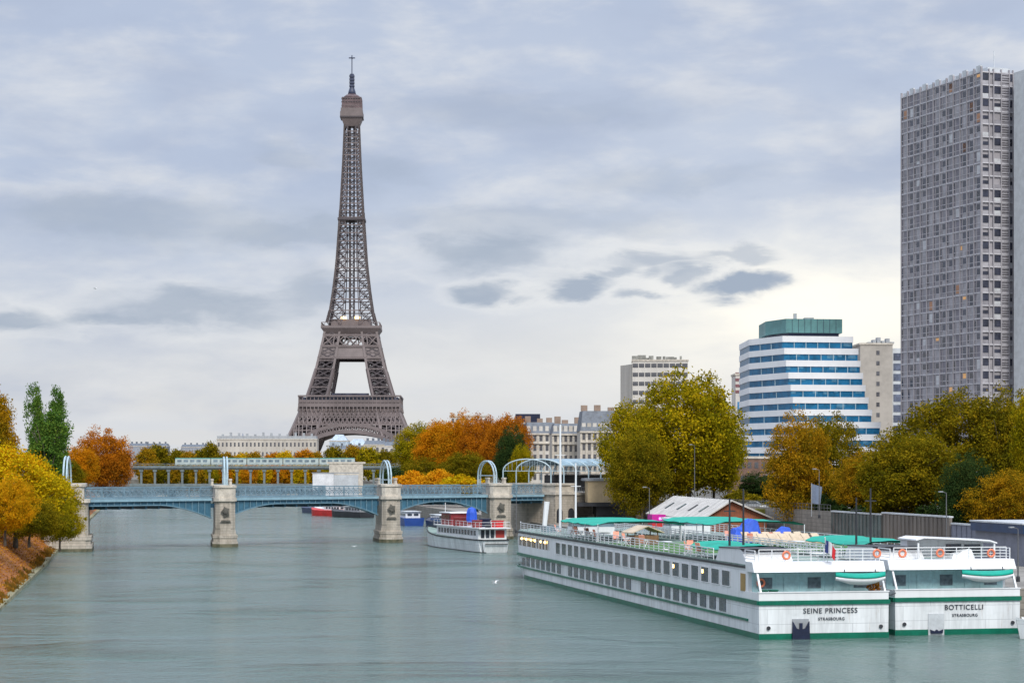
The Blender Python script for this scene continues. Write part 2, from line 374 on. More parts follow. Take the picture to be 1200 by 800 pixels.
# ================================================================== foliage
def leaf_mat(name, c1, c2, c3):
    m = bpy.data.materials.new(name); m.use_nodes = True; t = m.node_tree; t.nodes.clear(); q = NG(t)
    co = q.n('ShaderNodeTexCoord').outputs['Object']
    gm = q.n('ShaderNodeNewGeometry')
    a = q.noise(co, 0.20, 5, 0.65); r = gm.outputs['Random Per Island']
    f = q.m('ADD', q.m('MULTIPLY', a, 1.45), q.m('MULTIPLY', r, 0.5))
    c = q.mix(q.smooth(f, 0.62, 0.95), c1, c2); c = q.mix(q.smooth(f, 1.0, 1.25), c, c3)
    d = q.n('ShaderNodeBsdfDiffuse'); tr = q.n('ShaderNodeBsdfTranslucent'); mx = q.n('ShaderNodeMixShader'); o = q.n('ShaderNodeOutputMaterial')
    t.links.new(c, d.inputs[0]); t.links.new(c, tr.inputs[0]); mx.inputs[0].default_value = 0.28
    t.links.new(d.outputs[0], mx.inputs[1]); t.links.new(tr.outputs[0], mx.inputs[2]); t.links.new(mx.outputs[0], o.inputs[0])
    return m
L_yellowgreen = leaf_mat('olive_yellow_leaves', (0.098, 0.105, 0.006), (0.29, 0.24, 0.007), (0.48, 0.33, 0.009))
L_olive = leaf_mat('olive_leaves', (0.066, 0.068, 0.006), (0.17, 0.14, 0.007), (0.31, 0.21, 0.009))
L_yellow = leaf_mat('golden_leaves', (0.30, 0.25, 0.008), (0.60, 0.42, 0.008), (0.66, 0.30, 0.008))
L_orange = leaf_mat('orange_leaves', (0.26, 0.17, 0.008), (0.55, 0.22, 0.008), (0.62, 0.24, 0.008))
L_rust = leaf_mat('rust_leaves', (0.22, 0.10, 0.010), (0.46, 0.155, 0.010), (0.55, 0.20, 0.01))
L_gold2 = leaf_mat('bright_orange_leaves', (0.50, 0.27, 0.012), (0.70, 0.34, 0.012), (0.75, 0.30, 0.01))
L_goldmix = leaf_mat('gold_orange_leaves', (0.26, 0.20, 0.008), (0.56, 0.30, 0.008), (0.66, 0.30, 0.008))
L_green = leaf_mat('green_leaves', (0.05, 0.115, 0.022), (0.09, 0.18, 0.03), (0.15, 0.22, 0.03))
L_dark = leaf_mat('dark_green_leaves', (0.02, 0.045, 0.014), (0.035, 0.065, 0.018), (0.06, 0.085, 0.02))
L_mixed = leaf_mat('green_and_orange_leaves', (0.10, 0.098, 0.007), (0.32, 0.19, 0.009), (0.50, 0.25, 0.01))

def crown_mesh(name, rx, rz, seed, nclump=170, per=55, leaf=0.42, clump=1.0, zc=None, lob=0.22, flat=0.85, rough=1.0):
    """leaf-sized quads gathered in clumps near the surface of an uneven envelope; the origin is at the trunk foot"""
    rng = np.random.default_rng(seed)
    d = rng.normal(size=(nclump, 3)); d /= np.linalg.norm(d, axis=1)[:, None]
    lobes = rng.normal(size=(9, 3)); lobes /= np.linalg.norm(lobes, axis=1)[:, None]
    amp = rng.uniform(-lob, lob, 9)
    f = 1 + (np.exp(4.0 * (d @ lobes.T - 1)) * amp * 1.1).sum(1)
    rad = rng.uniform(0.10, 1.0, nclump) ** 0.42 * f
    c = d * rad[:, None] * np.array([rx, rx, rz])
    low = c[:, 2] < 0; c[low, 2] *= flat
    c[:, :2] *= np.where(low, 0.95, 1.0)[:, None]
    cs = clump * rng.uniform(0.6, 1.35, nclump)
    n = nclump * per
    idx = np.repeat(np.arange(nclump), per)
    off = rng.normal(size=(n, 3)); off /= np.linalg.norm(off, axis=1)[:, None]
    off *= (rng.uniform(0, 1, n) ** 0.45)[:, None] * cs[idx][:, None] * np.array([1.15, 1.15, 0.75]) * rough
    off *= np.where(rng.uniform(0, 1, n) < .10, 1.55, 1.0)[:, None]
    off[:, 2] -= 0.18 * (off[:, 0] ** 2 + off[:, 1] ** 2) / np.maximum(cs[idx], 0.3)
    P = c[idx] + off; P[:, 2] += (zc if zc is not None else rz)
    a = rng.normal(size=(n, 3)); a[:, 2] *= 0.7; a /= np.linalg.norm(a, axis=1)[:, None]
    bb = np.cross(a, rng.normal(size=(n, 3))); bb /= np.linalg.norm(bb, axis=1)[:, None]
    s = leaf * rng.uniform(0.55, 1.35, n)[:, None]
    V = np.stack([P - a * s * .6, P + bb * s * .36, P + a * s * .6, P - bb * s * .36], 1).reshape(-1, 3)
    me = bpy.data.meshes.new(name); me.vertices.add(4 * n); me.vertices.foreach_set('co', V.ravel().astype(np.float32))
    me.loops.add(4 * n); me.loops.foreach_set('vertex_index', np.arange(4 * n, dtype=np.int32))
    me.polygons.add(n); me.polygons.foreach_set('loop_start', np.arange(0, 4 * n, 4, dtype=np.int32))
    me.materials.append(L_yellowgreen); me.update(); me.validate(); return me
def trunk_mesh(name, h, r, rx, seed, nl=9):
    rnd = random.Random(seed); b = MB()
    top = h * 0.62
    b.tube([(0, 0, -0.4), (0.05, 0, h * .1), (rnd.uniform(-.3, .3), rnd.uniform(-.3, .3), h * .35), (rnd.uniform(-.6, .6), rnd.uniform(-.6, .6), top)], [r * 1.35, r, r * .8, r * .35], 9)
    for k in range(nl):
        a = k * 2.4 + rnd.uniform(-.4, .4); z0 = h * rnd.uniform(.2, .5); L = rx * rnd.uniform(.5, .85)
        b.tube([(0, 0, z0), (L * .5 * math.cos(a), L * .5 * math.sin(a), z0 + h * .12), (L * math.cos(a), L * math.sin(a), z0 + h * rnd.uniform(.2, .36))], [r * .5, r * .3, r * .1], 6)
    return b.mesh(name, M_bark)
# prototypes: (crown mesh, trunk mesh, height, radius)
PROT = {}
def proto(key, h, rx, seed, n, per, leaf, clump, **k):
    rz = k.pop('rz', h * 0.46); zc = k.pop('zc', h - rz * 1.0)
    PROT[key] = (crown_mesh('crown', rx, rz * .97, seed, n, per, leaf, clump, zc=zc, **k), trunk_mesh('trunk', h, h * .016 + .1, rx, seed), h, rx)
proto('round_a', 22, 10, 1, 500, 105, .40, 1.75, lob=.25)
proto('round_b', 22, 10, 2, 500, 105, .40, 1.75, lob=.3)
proto('round_c', 20, 9, 5, 460, 105, .39, 1.7, lob=.34)
proto('far_a', 18, 7, 3, 190, 50, .75, 1.8)
proto('far_b', 18, 7, 4, 190, 50, .75, 1.8, lob=.35)
proto('poplar', 24, 4.3, 6, 250, 60, .42, 1.15, rz=10.6, zc=12.6, lob=.45, flat=1.0)
proto('bush', 5, 3.6, 7, 130, 60, .34, .85, rz=2.4, zc=2.5)
proto('near_a', 13, 7.5, 8, 420, 80, .30, 1.15, rz=5.6, zc=7.2, lob=.32, flat=.8)
def tree(name, key, pos, height, width, m, label, group=None, rz=0.0, cat='tree', trunk=True):
    cm, tm, h, r = PROT[key]
    t = empty(name, pos, rz, label, cat, group)
    t.scale = (width / (2 * r), width / (2 * r), height / h)
    inst('crown', cm, t, m=m)
    if trunk: inst('trunk', tm, t)
    return t

# ================================================================== iron lattice tower
def lattice_tower(loc):
    T = empty('iron_lattice_tower', loc, R(1.5), 'very tall brown iron lattice tower with arched base rising over the autumn trees', 'tower')
    HW = [(0, 62.5), (27, 45.5), (40, 40.0), (57, 33.2), (60, 31.8), (80, 26.0), (103, 20.8), (115, 18.8), (119, 17.0), (140, 13.9), (162, 11.4), (200, 8.9), (240, 6.7), (265, 5.7), (277, 5.3)]
    LW = [(0, 25), (30, 20), (57, 15.2), (80, 13.2), (115, 11.0)]
    hw = lambda z: lerp_table(HW, z); lw = lambda z: lerp_table(LW, z)
    def legcorners(sx, sy, z):
        o = hw(z); i = o - lw(z)
        return [Vector((sx * a, sy * c, z)) for a, c in ((o, o), (i, o), (i, i), (o, i))]
    for part, zs, cw, bw in (('leg', [0, 9, 18, 26, 33, 39, 45, 51], 2.0, 0.9), ('upper_leg', [59, 66, 73, 80, 86.5, 92.5, 98, 105, 111], 1.7, 0.75)):
        for sx in (-1, 1):
            for sy in (-1, 1):
                b = MB()
                for z0, z1 in zip(zs, zs[1:]):
                    A, B = legcorners(sx, sy, z0), legcorners(sx, sy, z1)
                    for k in range(4):
                        b.bar(A[k], B[k], cw, None, 1); k2 = (k + 1) % 4
                        b.bar(A[k], B[k2], bw); b.bar(A[k2], B[k], bw); b.bar(B[k], B[k2], bw * 1.1, None, 1)
                        mA = (A[k] + A[k2]) / 2; mB = (B[k] + B[k2]) / 2
                        b.bar(mA, (B[k] + A[k]) / 2, bw * .6); b.bar(mA, (B[k2] + A[k2]) / 2, bw * .6); b.bar(mB, (B[k] + A[k]) / 2, bw * .6); b.bar(mB, (B[k2] + A[k2]) / 2, bw * .6)
                    # lift shaft and stair core inside the leg
                    cA = sum(A, Vector()) / 4; cB = sum(B, Vector()) / 4; b.bar(cA, cB, 3.0, 2.4)
                    for k in range(4): b.bar((A[k] + cA) / 2, (B[(k + 1) % 4] + cB) / 2, bw * .7); b.bar((A[(k + 1) % 4] + cA) / 2, (B[k] + cB) / 2, bw * .7)
                b.build(part, [M_iron, M_iron2], T)
    def side(k, u, z, off=0.0):                      # point on face k at horizontal u, height z, following the batter
        h = hw(z) + off
        return [Vector((u, -h, z)), Vector((h, u, z)), Vector((-u, h, z)), Vector((-h, -u, z))][k]
    def trellis(b, k, z0, z1, u0, u1, n, w, off=0.0):
        for i in range(n):
            a0 = u0[0] + (u0[1] - u0[0]) * i / n; a1 = u0[0] + (u0[1] - u0[0]) * (i + 1) / n
            c0 = u1[0] + (u1[1] - u1[0]) * i / n; c1 = u1[0] + (u1[1] - u1[0]) * (i + 1) / n
            b.bar(side(k, a0, z0, off), side(k, c1, z1, off), w); b.bar(side(k, a1, z0, off), side(k, c0, z1, off), w)
    for k in range(4):
        b = MB()                                      # trellised girder under the first platform
        for z, w in ((37.5, 1.4), (44, 1.0), (50.5, 1.8)): b.bar(side(k, -hw(z), z, .3), side(k, hw(z), z, .3), w)
        trellis(b, k, 44, 50.5, (-hw(44), hw(44)), (-hw(50), hw(50)), 22, 1.15, .3)
        trellis(b, k, 37.5, 44, (-hw(37), hw(37)), (-hw(44), hw(44)), 24, .95, .3)
        for i in range(23): u = -1 + 2 * i / 22; b.bar(side(k, u * hw(44), 44, .4), side(k, u * hw(50), 50.5, .4), .5)
        
        gb = MB(); o_ = [side(k, -hw(40) + 1, 40, -2.5), side(k, hw(40) - 1, 40, -2.5), side(k, hw(50) - 1, 50, -2.5), side(k, -hw(50) + 1, 50, -2.5)]; gb.face(o_)
        gb.build('interior_shade_sheet', M_iron, T)  # solid dark sheet added behind the trellis, standing in for its dim interior
        b.build('girder', M_iron2, T)
        b = MB(); N = 26; pin, pout = [], []          # arch: two ribs with struts between
        for i in range(N + 1):
            t = PI * i / N
            zi = 9 + 23.0 * abs(math.sin(t)) ** .85; ui = -38.5 * math.cos(t); zo = 9 + 28.2 * abs(math.sin(t)) ** .85; uo = -42.5 * math.cos(t)
            lim = lambda u, z: max(-(hw(z) - 2), min(hw(z) - 2, u))
            pin.append(side(k, lim(ui, zi), zi, .5)); pout.append(side(k, lim(uo, zo), zo, .5))
        for i in range(N):
            b.bar(pin[i], pin[i + 1], 2.0, 2.8); b.bar(pout[i], pout[i + 1], 1.7, 2.4); b.bar(pin[i], pout[i + 1], .6); b.bar(pout[i], pin[i + 1], .6); b.bar(pin[i], pout[i], .6)
        for i in range(2, N - 1):
            q0 = pout[i]; u = [q0.x, q0.y, -q0.x, -q0.y][k]
            if abs(u) > 13: b.bar(q0, side(k, u, 37.5, .5), .7)
        b.build('arch', M_iron2, T)
        b = MB()                                      # band below the second platform
        for z, w in ((88.5, 1.6), (97.5, 1.6), (106, 1.6)): b.bar(side(k, -hw(z), z, .2), side(k, hw(z), z, .2), w)
        o = [side(k, -hw(89), 89, .1), side(k, hw(89), 89, .1), side(k, hw(97), 97, .1), side(k, -hw(97), 97, .1)]
        b.face(o)
        trellis(b, k, 97.5, 106, (-hw(97), hw(97)), (-hw(106), hw(106)), 5, .9, .2)
        for i in range(6): u = -1 + 2 * i / 5; b.bar(side(k, u * hw(97), 97, .3), side(k, u * hw(107), 107, .3), .8)
        b.build('upper_girder', M_iron2, T)
    b = MB()                                          # first platform: a square ring with gallery posts
    for (x0, x1, y0, y1) in ((-38.6, 38.6, -38.6, -18), (-38.6, 38.6, 18, 38.6), (-38.6, -18, -18, 18), (18, 38.6, -18, 18)):
        b.box(x0, x1, y0, y1, 50.8, 53.6); b.box(x0 + .8 * (x0 < -30), x1 - .8 * (x1 > 30), y0 + .8 * (y0 < -30), y1 - .8 * (y1 > 30), 53.7, 54.2)
    for s in (-1, 1):
        for i in range(27):
            u = -38 + 76 * i / 26
            b.bar((u, s * 38.2, 53.6), (u, s * 38.2, 58.6), .55); b.bar((s * 38.2, u, 53.6), (s * 38.2, u, 58.6), .55)
            b.bar((u, s * 38.9, 47.5), (u, s * 38.4, 51), .6); b.bar((s * 38.9, u, 47.5), (s * 38.4, u, 51), .6)
        b.box(-38.8, 38.8, s * 38.3 - .6, s * 38.3 + .6, 58.4, 59.6); b.box(s * 38.3 - .6, s * 38.3 + .6, -37.6, 37.6, 58.4, 59.6)
        b.box(-38.4, 38.4, s * 38.1 - .15, s * 38.1 + .15, 54.2, 56); b.box(s * 38.1 - .15, s * 38.1 + .15, -37.6, 37.6, 54.2, 56)
    b.build('first_platform', M_iron2, T)
    M_pav = mat('tower_gallery_glass', (0.05, 0.055, 0.085), 0.25, var=0.4, vscale=0.15)
    b = MB()
    for s in (-1, 1):
        b.box(-32, 32, s * 35 - 1.5, s * 35 + 1.5, 54.3, 58.3); b.box(s * 35 - 1.5, s * 35 + 1.5, -32, 32, 54.3, 58.3); b.box(-14, 14, s * 22 - 4, s * 22 + 4, 54.3, 61.5)
    b.build('gallery_pavilion', M_pav, T)
    b = MB(); b.prism([(-19.5, -19.5), (19.5, -19.5), (19.5, 19.5), (-19.5, 19.5)], 107, 111.2, top=[(-22.4, -22.4), (22.4, -22.4), (22.4, 22.4), (-22.4, 22.4)])
    b.box(-22.6, 22.6, -22.6, 22.6, 111.3, 113.2)
    for s in (-1, 1):
        for i in range(19):
            u = -22 + 44 * i / 18; b.bar((u, s * 22.2, 113), (u, s * 22.2, 115.6), .3); b.bar((s * 22.2, u, 113), (s * 22.2, u, 115.6), .3)
        b.box(-22.3, 22.3, s * 22.2 - .2, s * 22.2 + .2, 115.4, 115.9); b.box(s * 22.2 - .2, s * 22.2 + .2, -22, 22, 115.4, 115.9)
    b.box(-15, 15, -15, 15, 113.3, 118.5)
    b.build('second_platform', M_iron2, T)
    for x in (-5.5, 5): MB().rbox(x, -15.6, 119.6, 4, .8, 1.6).build('lamp', M_lamp, T)
    # the spire
    zs = [116]; st = 9.2
    while zs[-1] < 268: zs.append(zs[-1] + st); st = max(4.6, st * .955)
    zs[-1] = 275
    b = MB(); c2 = MB()
    for z0, z1 in zip(zs, zs[1:]):
        f0 = .46 if z0 < 190 else .36
        for k in range(4):
            H0, H1 = hw(z0), hw(z1)
            for sx in (-1, 1):
                b.bar(side(k, sx * H0, z0), side(k, sx * H1, z1), 1.5 if z0 < 200 else 1.15, None, 1)
                b.bar(side(k, sx * H0 * (1 - f0 * 1.35), z0), side(k, sx * H1 * (1 - f0 * 1.35), z1), .75)
                a0, a1 = sx * H0, sx * H0 * (1 - f0 * 1.35); e0, e1 = sx * H1, sx * H1 * (1 - f0 * 1.35)
                w = .64 if z0 < 200 else .52
                b.bar(side(k, a0, z0), side(k, e1, z1), w); b.bar(side(k, a1, z0), side(k, e0, z1), w)
            b.bar(side(k, -H1, z1), side(k, H1, z1), .8, None, 1)
            b.bar(side(k, -H1, (z0 + z1) / 2 + .0), side(k, -H1 * .5, (z0 + z1) / 2), .5); b.bar(side(k, H1 * .5, (z0 + z1) / 2), side(k, H1, (z0 + z1) / 2), .5)
        c2.bar((-1.5, 0, z0), (-1.5, 0, z1), 1.5, 3.0); c2.bar((1.6, 0, z0), (1.6, 0, z1), 1.2, 3.0)
        c2.bar((-2.4, -1, z0), (2.4, -1, z1), .5); c2.bar((2.4, 1, z0), (-2.4, 1, z1), .5)
    b.build('spire', [M_iron, M_iron2], T); c2.build('lift_shaft', M_iron, T)
    b = MB(); b.box(-10.5, 10.5, -10.5, 10.5, 195.2, 197.0)
    b.build('intermediate_platform', M_iron, T)
    b = MB(); b.prism([(-5.6, -5.6), (5.6, -5.6), (5.6, 5.6), (-5.6, 5.6)], 268, 274.8, top=[(-8.2, -8.2), (8.2, -8.2), (8.2, 8.2), (-8.2, 8.2)])
    b.box(-8.7, 8.7, -8.7, 8.7, 274.9, 279); b.box(-8.2, 8.2, -8.2, 8.2, 279.1, 281.6)
    b.build('third_platform', M_iron2, T)
    M_cab = mat('tower_cabin_iron', (0.12, 0.08, 0.085), 0.55, var=0.35, vscale=0.3)
    b = MB(); b.prism([(-7.6, -7.6), (7.6, -7.6), (7.6, 7.6), (-7.6, 7.6)], 281.7, 290, top=[(-7.2, -7.2), (7.2, -7.2), (7.2, 7.2), (-7.2, 7.2)])
    for i in range(8):
        u = -7 + 2 * i; b.bar((u, -7.8, 281.7), (u, -7.5, 290), .45); b.bar((7.8, u, 281.7), (7.5, u, 290), .45)
    b.build('cabin', M_cab, T)
    b = MB(); b.lathe([(7.0, 290), (6.3, 291.4), (5.0, 292.4), (3.4, 293.2)], n=12); b.build('dome', M_cab, T, smooth=True)
    M_ant = mat('antenna_blue_grey', (0.045, 0.055, 0.10), 0.5, var=0.2)
    MB().lathe([(3.2, 293.2), (2.7, 295.5), (1.9, 298), (1.6, 299)], n=10).build('lantern', M_ant, T, smooth=True)
    for z in (283.2, 286.2, 288.8): MB().box(-7.75, 7.75, -7.75, 7.75, z, z + .55).build('cabin_band', M_iron if z > 284 else M_iron2, T)
    MB().box(-8.85, 8.85, -8.85, 8.85, 274.4, 275.3).build('platform_edge', M_iron, T)
    b = MB(); b.tube([(0, 0, 298), (0, 0, 309)], 1.5, 8); b.tube([(0, 0, 308.5), (0, 0, 323.5)], .4, 6)
    for z in (299, 301.5, 304, 306.5): b.box(-1.95, 1.95, -1.95, 1.95, z, z + 1.5)
    b.bar((-2.4, 0, 321.4), (2.4, 0, 321.4), .8); b.bar((0, -2.4, 321.4), (0, 2.4, 321.4), .8); b.build('antenna', M_ant, T)
    return T
lattice_tower((-123.8, 1600, 9))

# ================================================================== blue girder railway bridge
E = Vector((0.773, 0.634, 0)); NN = Vector((0.634, -0.773, 0)); A0 = Vector((-77, 367, 0))
def BP(s, off=0.0, z=0.0):
    v = A0 + E * s - NN * off; return Vector((v.x, v.y, z))
BR = empty('railway_bridge', BP(50, 4.5), 0, 'pale blue arched railway bridge on carved stone piers crossing the river', 'bridge')
BR_i = Matrix.Translation(-BR.location)
def bpart(b, name, m, smooth=False, parent=None):
    L = BR.location
    b.v = [(x - L.x, y - L.y, z - L.z) for x, y, z in b.v]
    return b.build(name, m, parent or BR, smooth)
S1, S2, S3, SE = 28.8, 66.8, 94.6, 108.0
ZT = 9.1
def soffit(s, s0, s1, ha, hb):
    L = 11.0; z = 7.9
    if ha and s - s0 < L: z = min(z, 7.9 - 2.5 * ((L - (s - s0)) / L) ** 1.7)
    if hb and s1 - s < L: z = min(z, 7.9 - 2.5 * ((L - (s1 - s)) / L) ** 1.7)
    return z
for (s0, s1, ha, hb) in ((.4, S1 - 1.6, False, True), (S1 + 1.6, S2 - 1.6, True, True), (S2 + 1.6, S3 - 1.8, True, True), (S3 + 1.8, SE, False, False)):
    n = max(6, int((s1 - s0) / 1.3)); ss = [s0 + (s1 - s0) * i / n for i in range(n + 1)]
    for off in (0.0, 9.0):
        sk = 5.0 * (off > 0); b = MB()
        for a, c in zip(ss, ss[1:]):
            za, zc = soffit(a, s0, s1, ha, hb), soffit(c, s0, s1, ha, hb)
            P = [BP(a + sk, off, za), BP(c + sk, off, zc), BP(c + sk, off, ZT - .5), BP(a + sk, off, ZT - .5)]; Q = [v - NN * .25 for v in P]
            b.add(P + Q, [(0, 1, 2, 3), (7, 6, 5, 4)])
        if off == 0:
            for a in ss[1:-1]: b.bar(BP(a, off - .12, soffit(a, s0, s1, ha, hb) + .1), BP(a, off - .12, ZT - .5), .14, .22, 1)
        bpart(b, 'girder', [M_bblue, M_bstiff])
        b = MB()
        for a, c in zip(ss, ss[1:]):
            b.bar(BP(a + sk, off - .05, soffit(a, s0, s1, ha, hb)), BP(c + sk, off - .05, soffit(c, s0, s1, ha, hb)), .6, .18)
        bpart(b, 'arch_flange', M_bstiff)
        b = MB(); b.bar(BP(s0, off - .1, ZT - .25), BP(s1, off - .1, ZT - .25), .8, .5); bpart(b, 'top_flange', M_bblue_l)
    b = MB(); Pd = [BP(s0, .3), BP(s1, .3), BP(s1, 8.7), BP(s0, 8.7)]; b.prism([(v.x, v.y) for v in Pd], ZT - .62, ZT - .1); bpart(b, 'deck', M_dark)
    b = MB()
    for a in ss[::2]: b.bar(BP(a, .3, 7.6), BP(a, 8.7, 7.6), .35, .8)
    bpart(b, 'cross_beam', M_bblue)
    for off in (0.15, 8.9):
        b = MB(); zb, zt = ZT + .1, ZT + 2.0
        for z, w in ((zb + .1, .16), (zt, .2), (zb + .45, .1), (zt - .35, .1)): b.bar(BP(s0, off, z), BP(s1, off, z), w)
        k = int((s1 - s0) / 1.1)
        for i in range(k):
            a, c = s0 + (s1 - s0) * i / k, s0 + (s1 - s0) * (i + 1) / k
            b.bar(BP(a, off, zb), BP(a, off, zt), .1 if i % 4 else .24); b.bar(BP(a, off, zb + .45), BP(c, off, zt - .35), .09); b.bar(BP(c, off, zb + .45), BP(a, off, zt - .35), .09)
            mx = (a + c) / 2; b.torus(tuple(BP(mx, off, (zb + zt) / 2)), .34, .06, 8, 4)
        bpart(b, 'railing', M_brail)
def plan(c, w, l, ch=.7):       # chamfered rectangle, long side along the river, near end at c
    pts = [(-w / 2 + ch, 0), (w / 2 - ch, 0), (w / 2, ch), (w / 2, l - ch), (w / 2 - ch, l), (-w / 2 + ch, l), (-w / 2, l - ch), (-w / 2, ch)]
    return [((c + FR * x + FL * y).x, (c + FR * x + FL * y).y) for x, y in pts]
def pier(s, w=4.4, name='pier'):
    c = BP(s, -2.6); b = MB(); L = 12.5
    bw_ = MB(); bw_.prism(plan(c - FL * .53, w + 1.0, L + 1.06, 1.3), -2, .62); bpart(bw_, 'waterline_band', M_algae); b.prism(plan(c - FL * .5, w + .95, L + 1, 1.3), .6, 1.0); b.prism(plan(c - FL * .2, w + .6, L + .4, 1.1), 1.0, 1.7)
    b.prism(plan(c - FL * .3, w + .85, L + .6, 1.2), 1.7, 2.2); b.prism(plan(c, w + .35, L, 1.0), 2.2, 3.4, top=plan(c, w - .1, L, .9))
    b.prism(plan(c, w - .1, L, .8), 3.4, 8.5)
    o = bpart(b, name, M_stone)
    b = MB(); b.prism(plan(c - FL * .4, w + .45, L + .8, .9), 8.5, 9.1); b.prism(plan(c - FL * .1, w, L + .2, .6), 9.1, 11.0); b.prism(plan(c - FL * .35, w + .35, L + .7, .8), 11.0, 11.45)
    bpart(b, 'cornice', M_stonep, parent=BR)
    b = MB(); d = c - FL * .12 + Vector((0, 0, 6.6))
    rnd = random.Random(int(s)); b.extr([(math.cos(t * .6283) * (.85 if t % 2 else .55), math.sin(t * .6283) * (1.0 if t % 2 else .7)) for t in range(10)], d, FR, (0, 0, 1), -FL * .45)
    b.extr([(math.cos(t * 1.047) * .45, math.sin(t * 1.047) * .5) for t in range(6)], d - FL * .45, FR, (0, 0, 1), -FL * .25)
    b.extr([(-1.0, -1.9), (1.0, -1.9), (.7, -1.6), (-.7, -1.6)], d, FR, (0, 0, 1), -FL * .3)
    bpart(b, 'carved_ornament', M_wood if False else mat('weathered_bronze', (0.10, 0.095, 0.08), 0.7, var=0.3))
for s in (S1, S2, S3): pier(s, 3.75 if s < S3 else 4.5)
b = MB(); c = BP(-3.6, -3.0)
bw_ = MB(); bw_.prism(plan(c - FL * .53, 8.45, 16.06, 1.0), -2, .55); bpart(bw_, 'waterline_band', M_algae); b.prism(plan(c - FL * .5, 8.4, 16, 1.0), .53, 1.2); b.prism(plan(c - FL * .3, 7.9, 15.5, .9), 1.2, 2.0); b.prism(plan(c - FL * .4, 8.2, 15.7, .9), 2.0, 2.7); b.prism(plan(c, 7.0, 15, .5), 2.7, 8.6)
bpart(b, 'abutment', M_stone)
b = MB(); b.prism(plan(c - FL * .4, 7.7, 15.8, .6), 8.6, 9.2); b.prism(plan(c, 5.6, 15.2, .5), 9.2, 11.4); b.prism(plan(c - FL * .2, 6.1, 15.6, .5), 11.4, 11.9); bpart(b, 'cornice', M_stonep)
M_hoop = mat('pale_blue_hoop_paint', (0.40, 0.52, 0.58), 0.4, var=0.08)
def hoop(c, zb, ang, W, H, r=.17, double=.55):
    """an arched portal: two uprights and a round head, doubled and laced"""
    d = Vector((math.sin(ang), math.cos(ang), 0)); e = Vector((d.y, -d.x, 0)); b = MB(); rr = W / 2; zs = zb + H - rr * .8
    for o in (-double / 2, double / 2):
        pts = [c - d * rr + e * o + Vector((0, 0, zb)), c - d * rr + e * o + Vector((0, 0, zs))]
        for i in range(1, 12): t = PI * i / 12; pts.append(c - d * rr * math.cos(t) + e * o + Vector((0, 0, zs + rr * .8 * math.sin(t))))
        pts += [c + d * rr + e * o + Vector((0, 0, zs)), c + d * rr + e * o + Vector((0, 0, zb))]
        b.tube(pts, r, 6)
    for sgn in (-1, 1):
        for i in range(5):
            z0 = zb + (zs - zb) * i / 5; z1 = zb + (zs - zb) * (i + 1) / 5; pp = c + d * rr * sgn
            b.bar(pp - e * double / 2 + Vector((0, 0, z0)), pp + e * double / 2 + Vector((0, 0, z1)), .09); b.bar(pp - e * double / 2 + Vector((0, 0, z1)), pp + e * double / 2 + Vector((0, 0, z1)), .09)
    b.bar(c - d * rr + Vector((0, 0, zs)), c + d * rr + Vector((0, 0, zs)), .2)
    return b
for s, ang, W, H in ((.2, R(-8), 11, 7.2), (S1 + 4.3, R(-9.5), 10, 7.2), (S2 + 3.7, R(-14), 9.5, 6.6), (S3 + 2.0, R(-27), 7.6, 6.6)):
    bpart(hoop(BP(s, 4.5), ZT + .4, ang, W, H), 'portal_hoop', M_hoop)
for s in (S1, S2, S3):
    b = MB()
    for k in (-1, 1):
        for j in range(4): c = BP(s, -1.2) + FR * (k * 1.7) + FL * j * .9; b.tube([(c.x, c.y, 11.4), (c.x, c.y, 12.4)], [.28, .2], 6)
        c = BP(s, -1.2) + FR * k * 1.7 + FL * 1.4; b.rbox(c.x, c.y, 12.5, .5, 3.4, .3, ROT)
    bpart(b, 'balustrade', M_stonep)
# site cabin on the deck behind the railing
c = BP(64, 7.2); cb = empty('site_cabin', (c.x - 3.0, c.y - .6, 9.05), R(3), 'white and grey box cabin standing on the railway bridge deck', 'cabin')
b = MB(); b.box(-4.6, -.4, -1.3, 1.3, 0, 4.5); b.build('white_body', mat('cabin_white', (.72, .73, .74), .5), cb)
b = MB(); b.box(-.36, 4.4, -1.25, 1.25, 0, 4.2)
for i in range(12): b.box(-.2 + i * .38, -.1 + i * .38, -1.33, -1.25, .2, 4.0)
b.build('grey_body', M_lgrey, cb)
b = MB(); b.box(-4.75, 4.5, -1.4, 1.4, 4.52, 4.7); b.build('roof', M_grey, cb)

# approach and abutment on the right bank, steps and pavilion
AP = empty('bridge_approach', BP(112, 4), 0, 'stone approach walls and arches at the right end of the blue bridge', 'approach wall')
def apart(b, name, m): 
    L = AP.location; b.v = [(x - L.x, y - L.y, z - L.z) for x, y, z in b.v]; return b.build(name, m, AP)
rzE = math.atan2(E.y, E.x)
b = MB(); c = BP(111.2, 4.0); b.rbox(c.x, c.y, 4.0, 5.5, 15, 10, rzE); c = BP(125, 5.0); b.rbox(c.x, c.y, 3.9, 22, 12, 9.9, rzE); apart(b, 'wall', M_stone)
b = MB(); c = BP(111.2, 4.0); b.rbox(c.x, c.y, 9.3, 6.1, 15.6, .6, rzE); b.rbox(c.x, c.y, 10.3, 5.2, 14.8, 1.4, rzE); b.rbox(c.x, c.y, 11.2, 5.8, 15.4, .4, rzE); apart(b, 'cornice', M_stonep); b = MB()
c = BP(125, 5.0); b.rbox(c.x, c.y, 9.1, 21.6, 12.6, .5, rzE); apart(b, 'cornice', M_stonep)
b = MB(); c = BP(122.5, -1.4)
b.extr([(0, 0), (17, 0), (17, 6.2), (15, 6.2), (1, .8), (0, .8)], BP(115, -3.4, 2.9), E, (0, 0, 1), -NN * -2.4); apart(b, 'stair_flank', M_stonep)
b = MB()
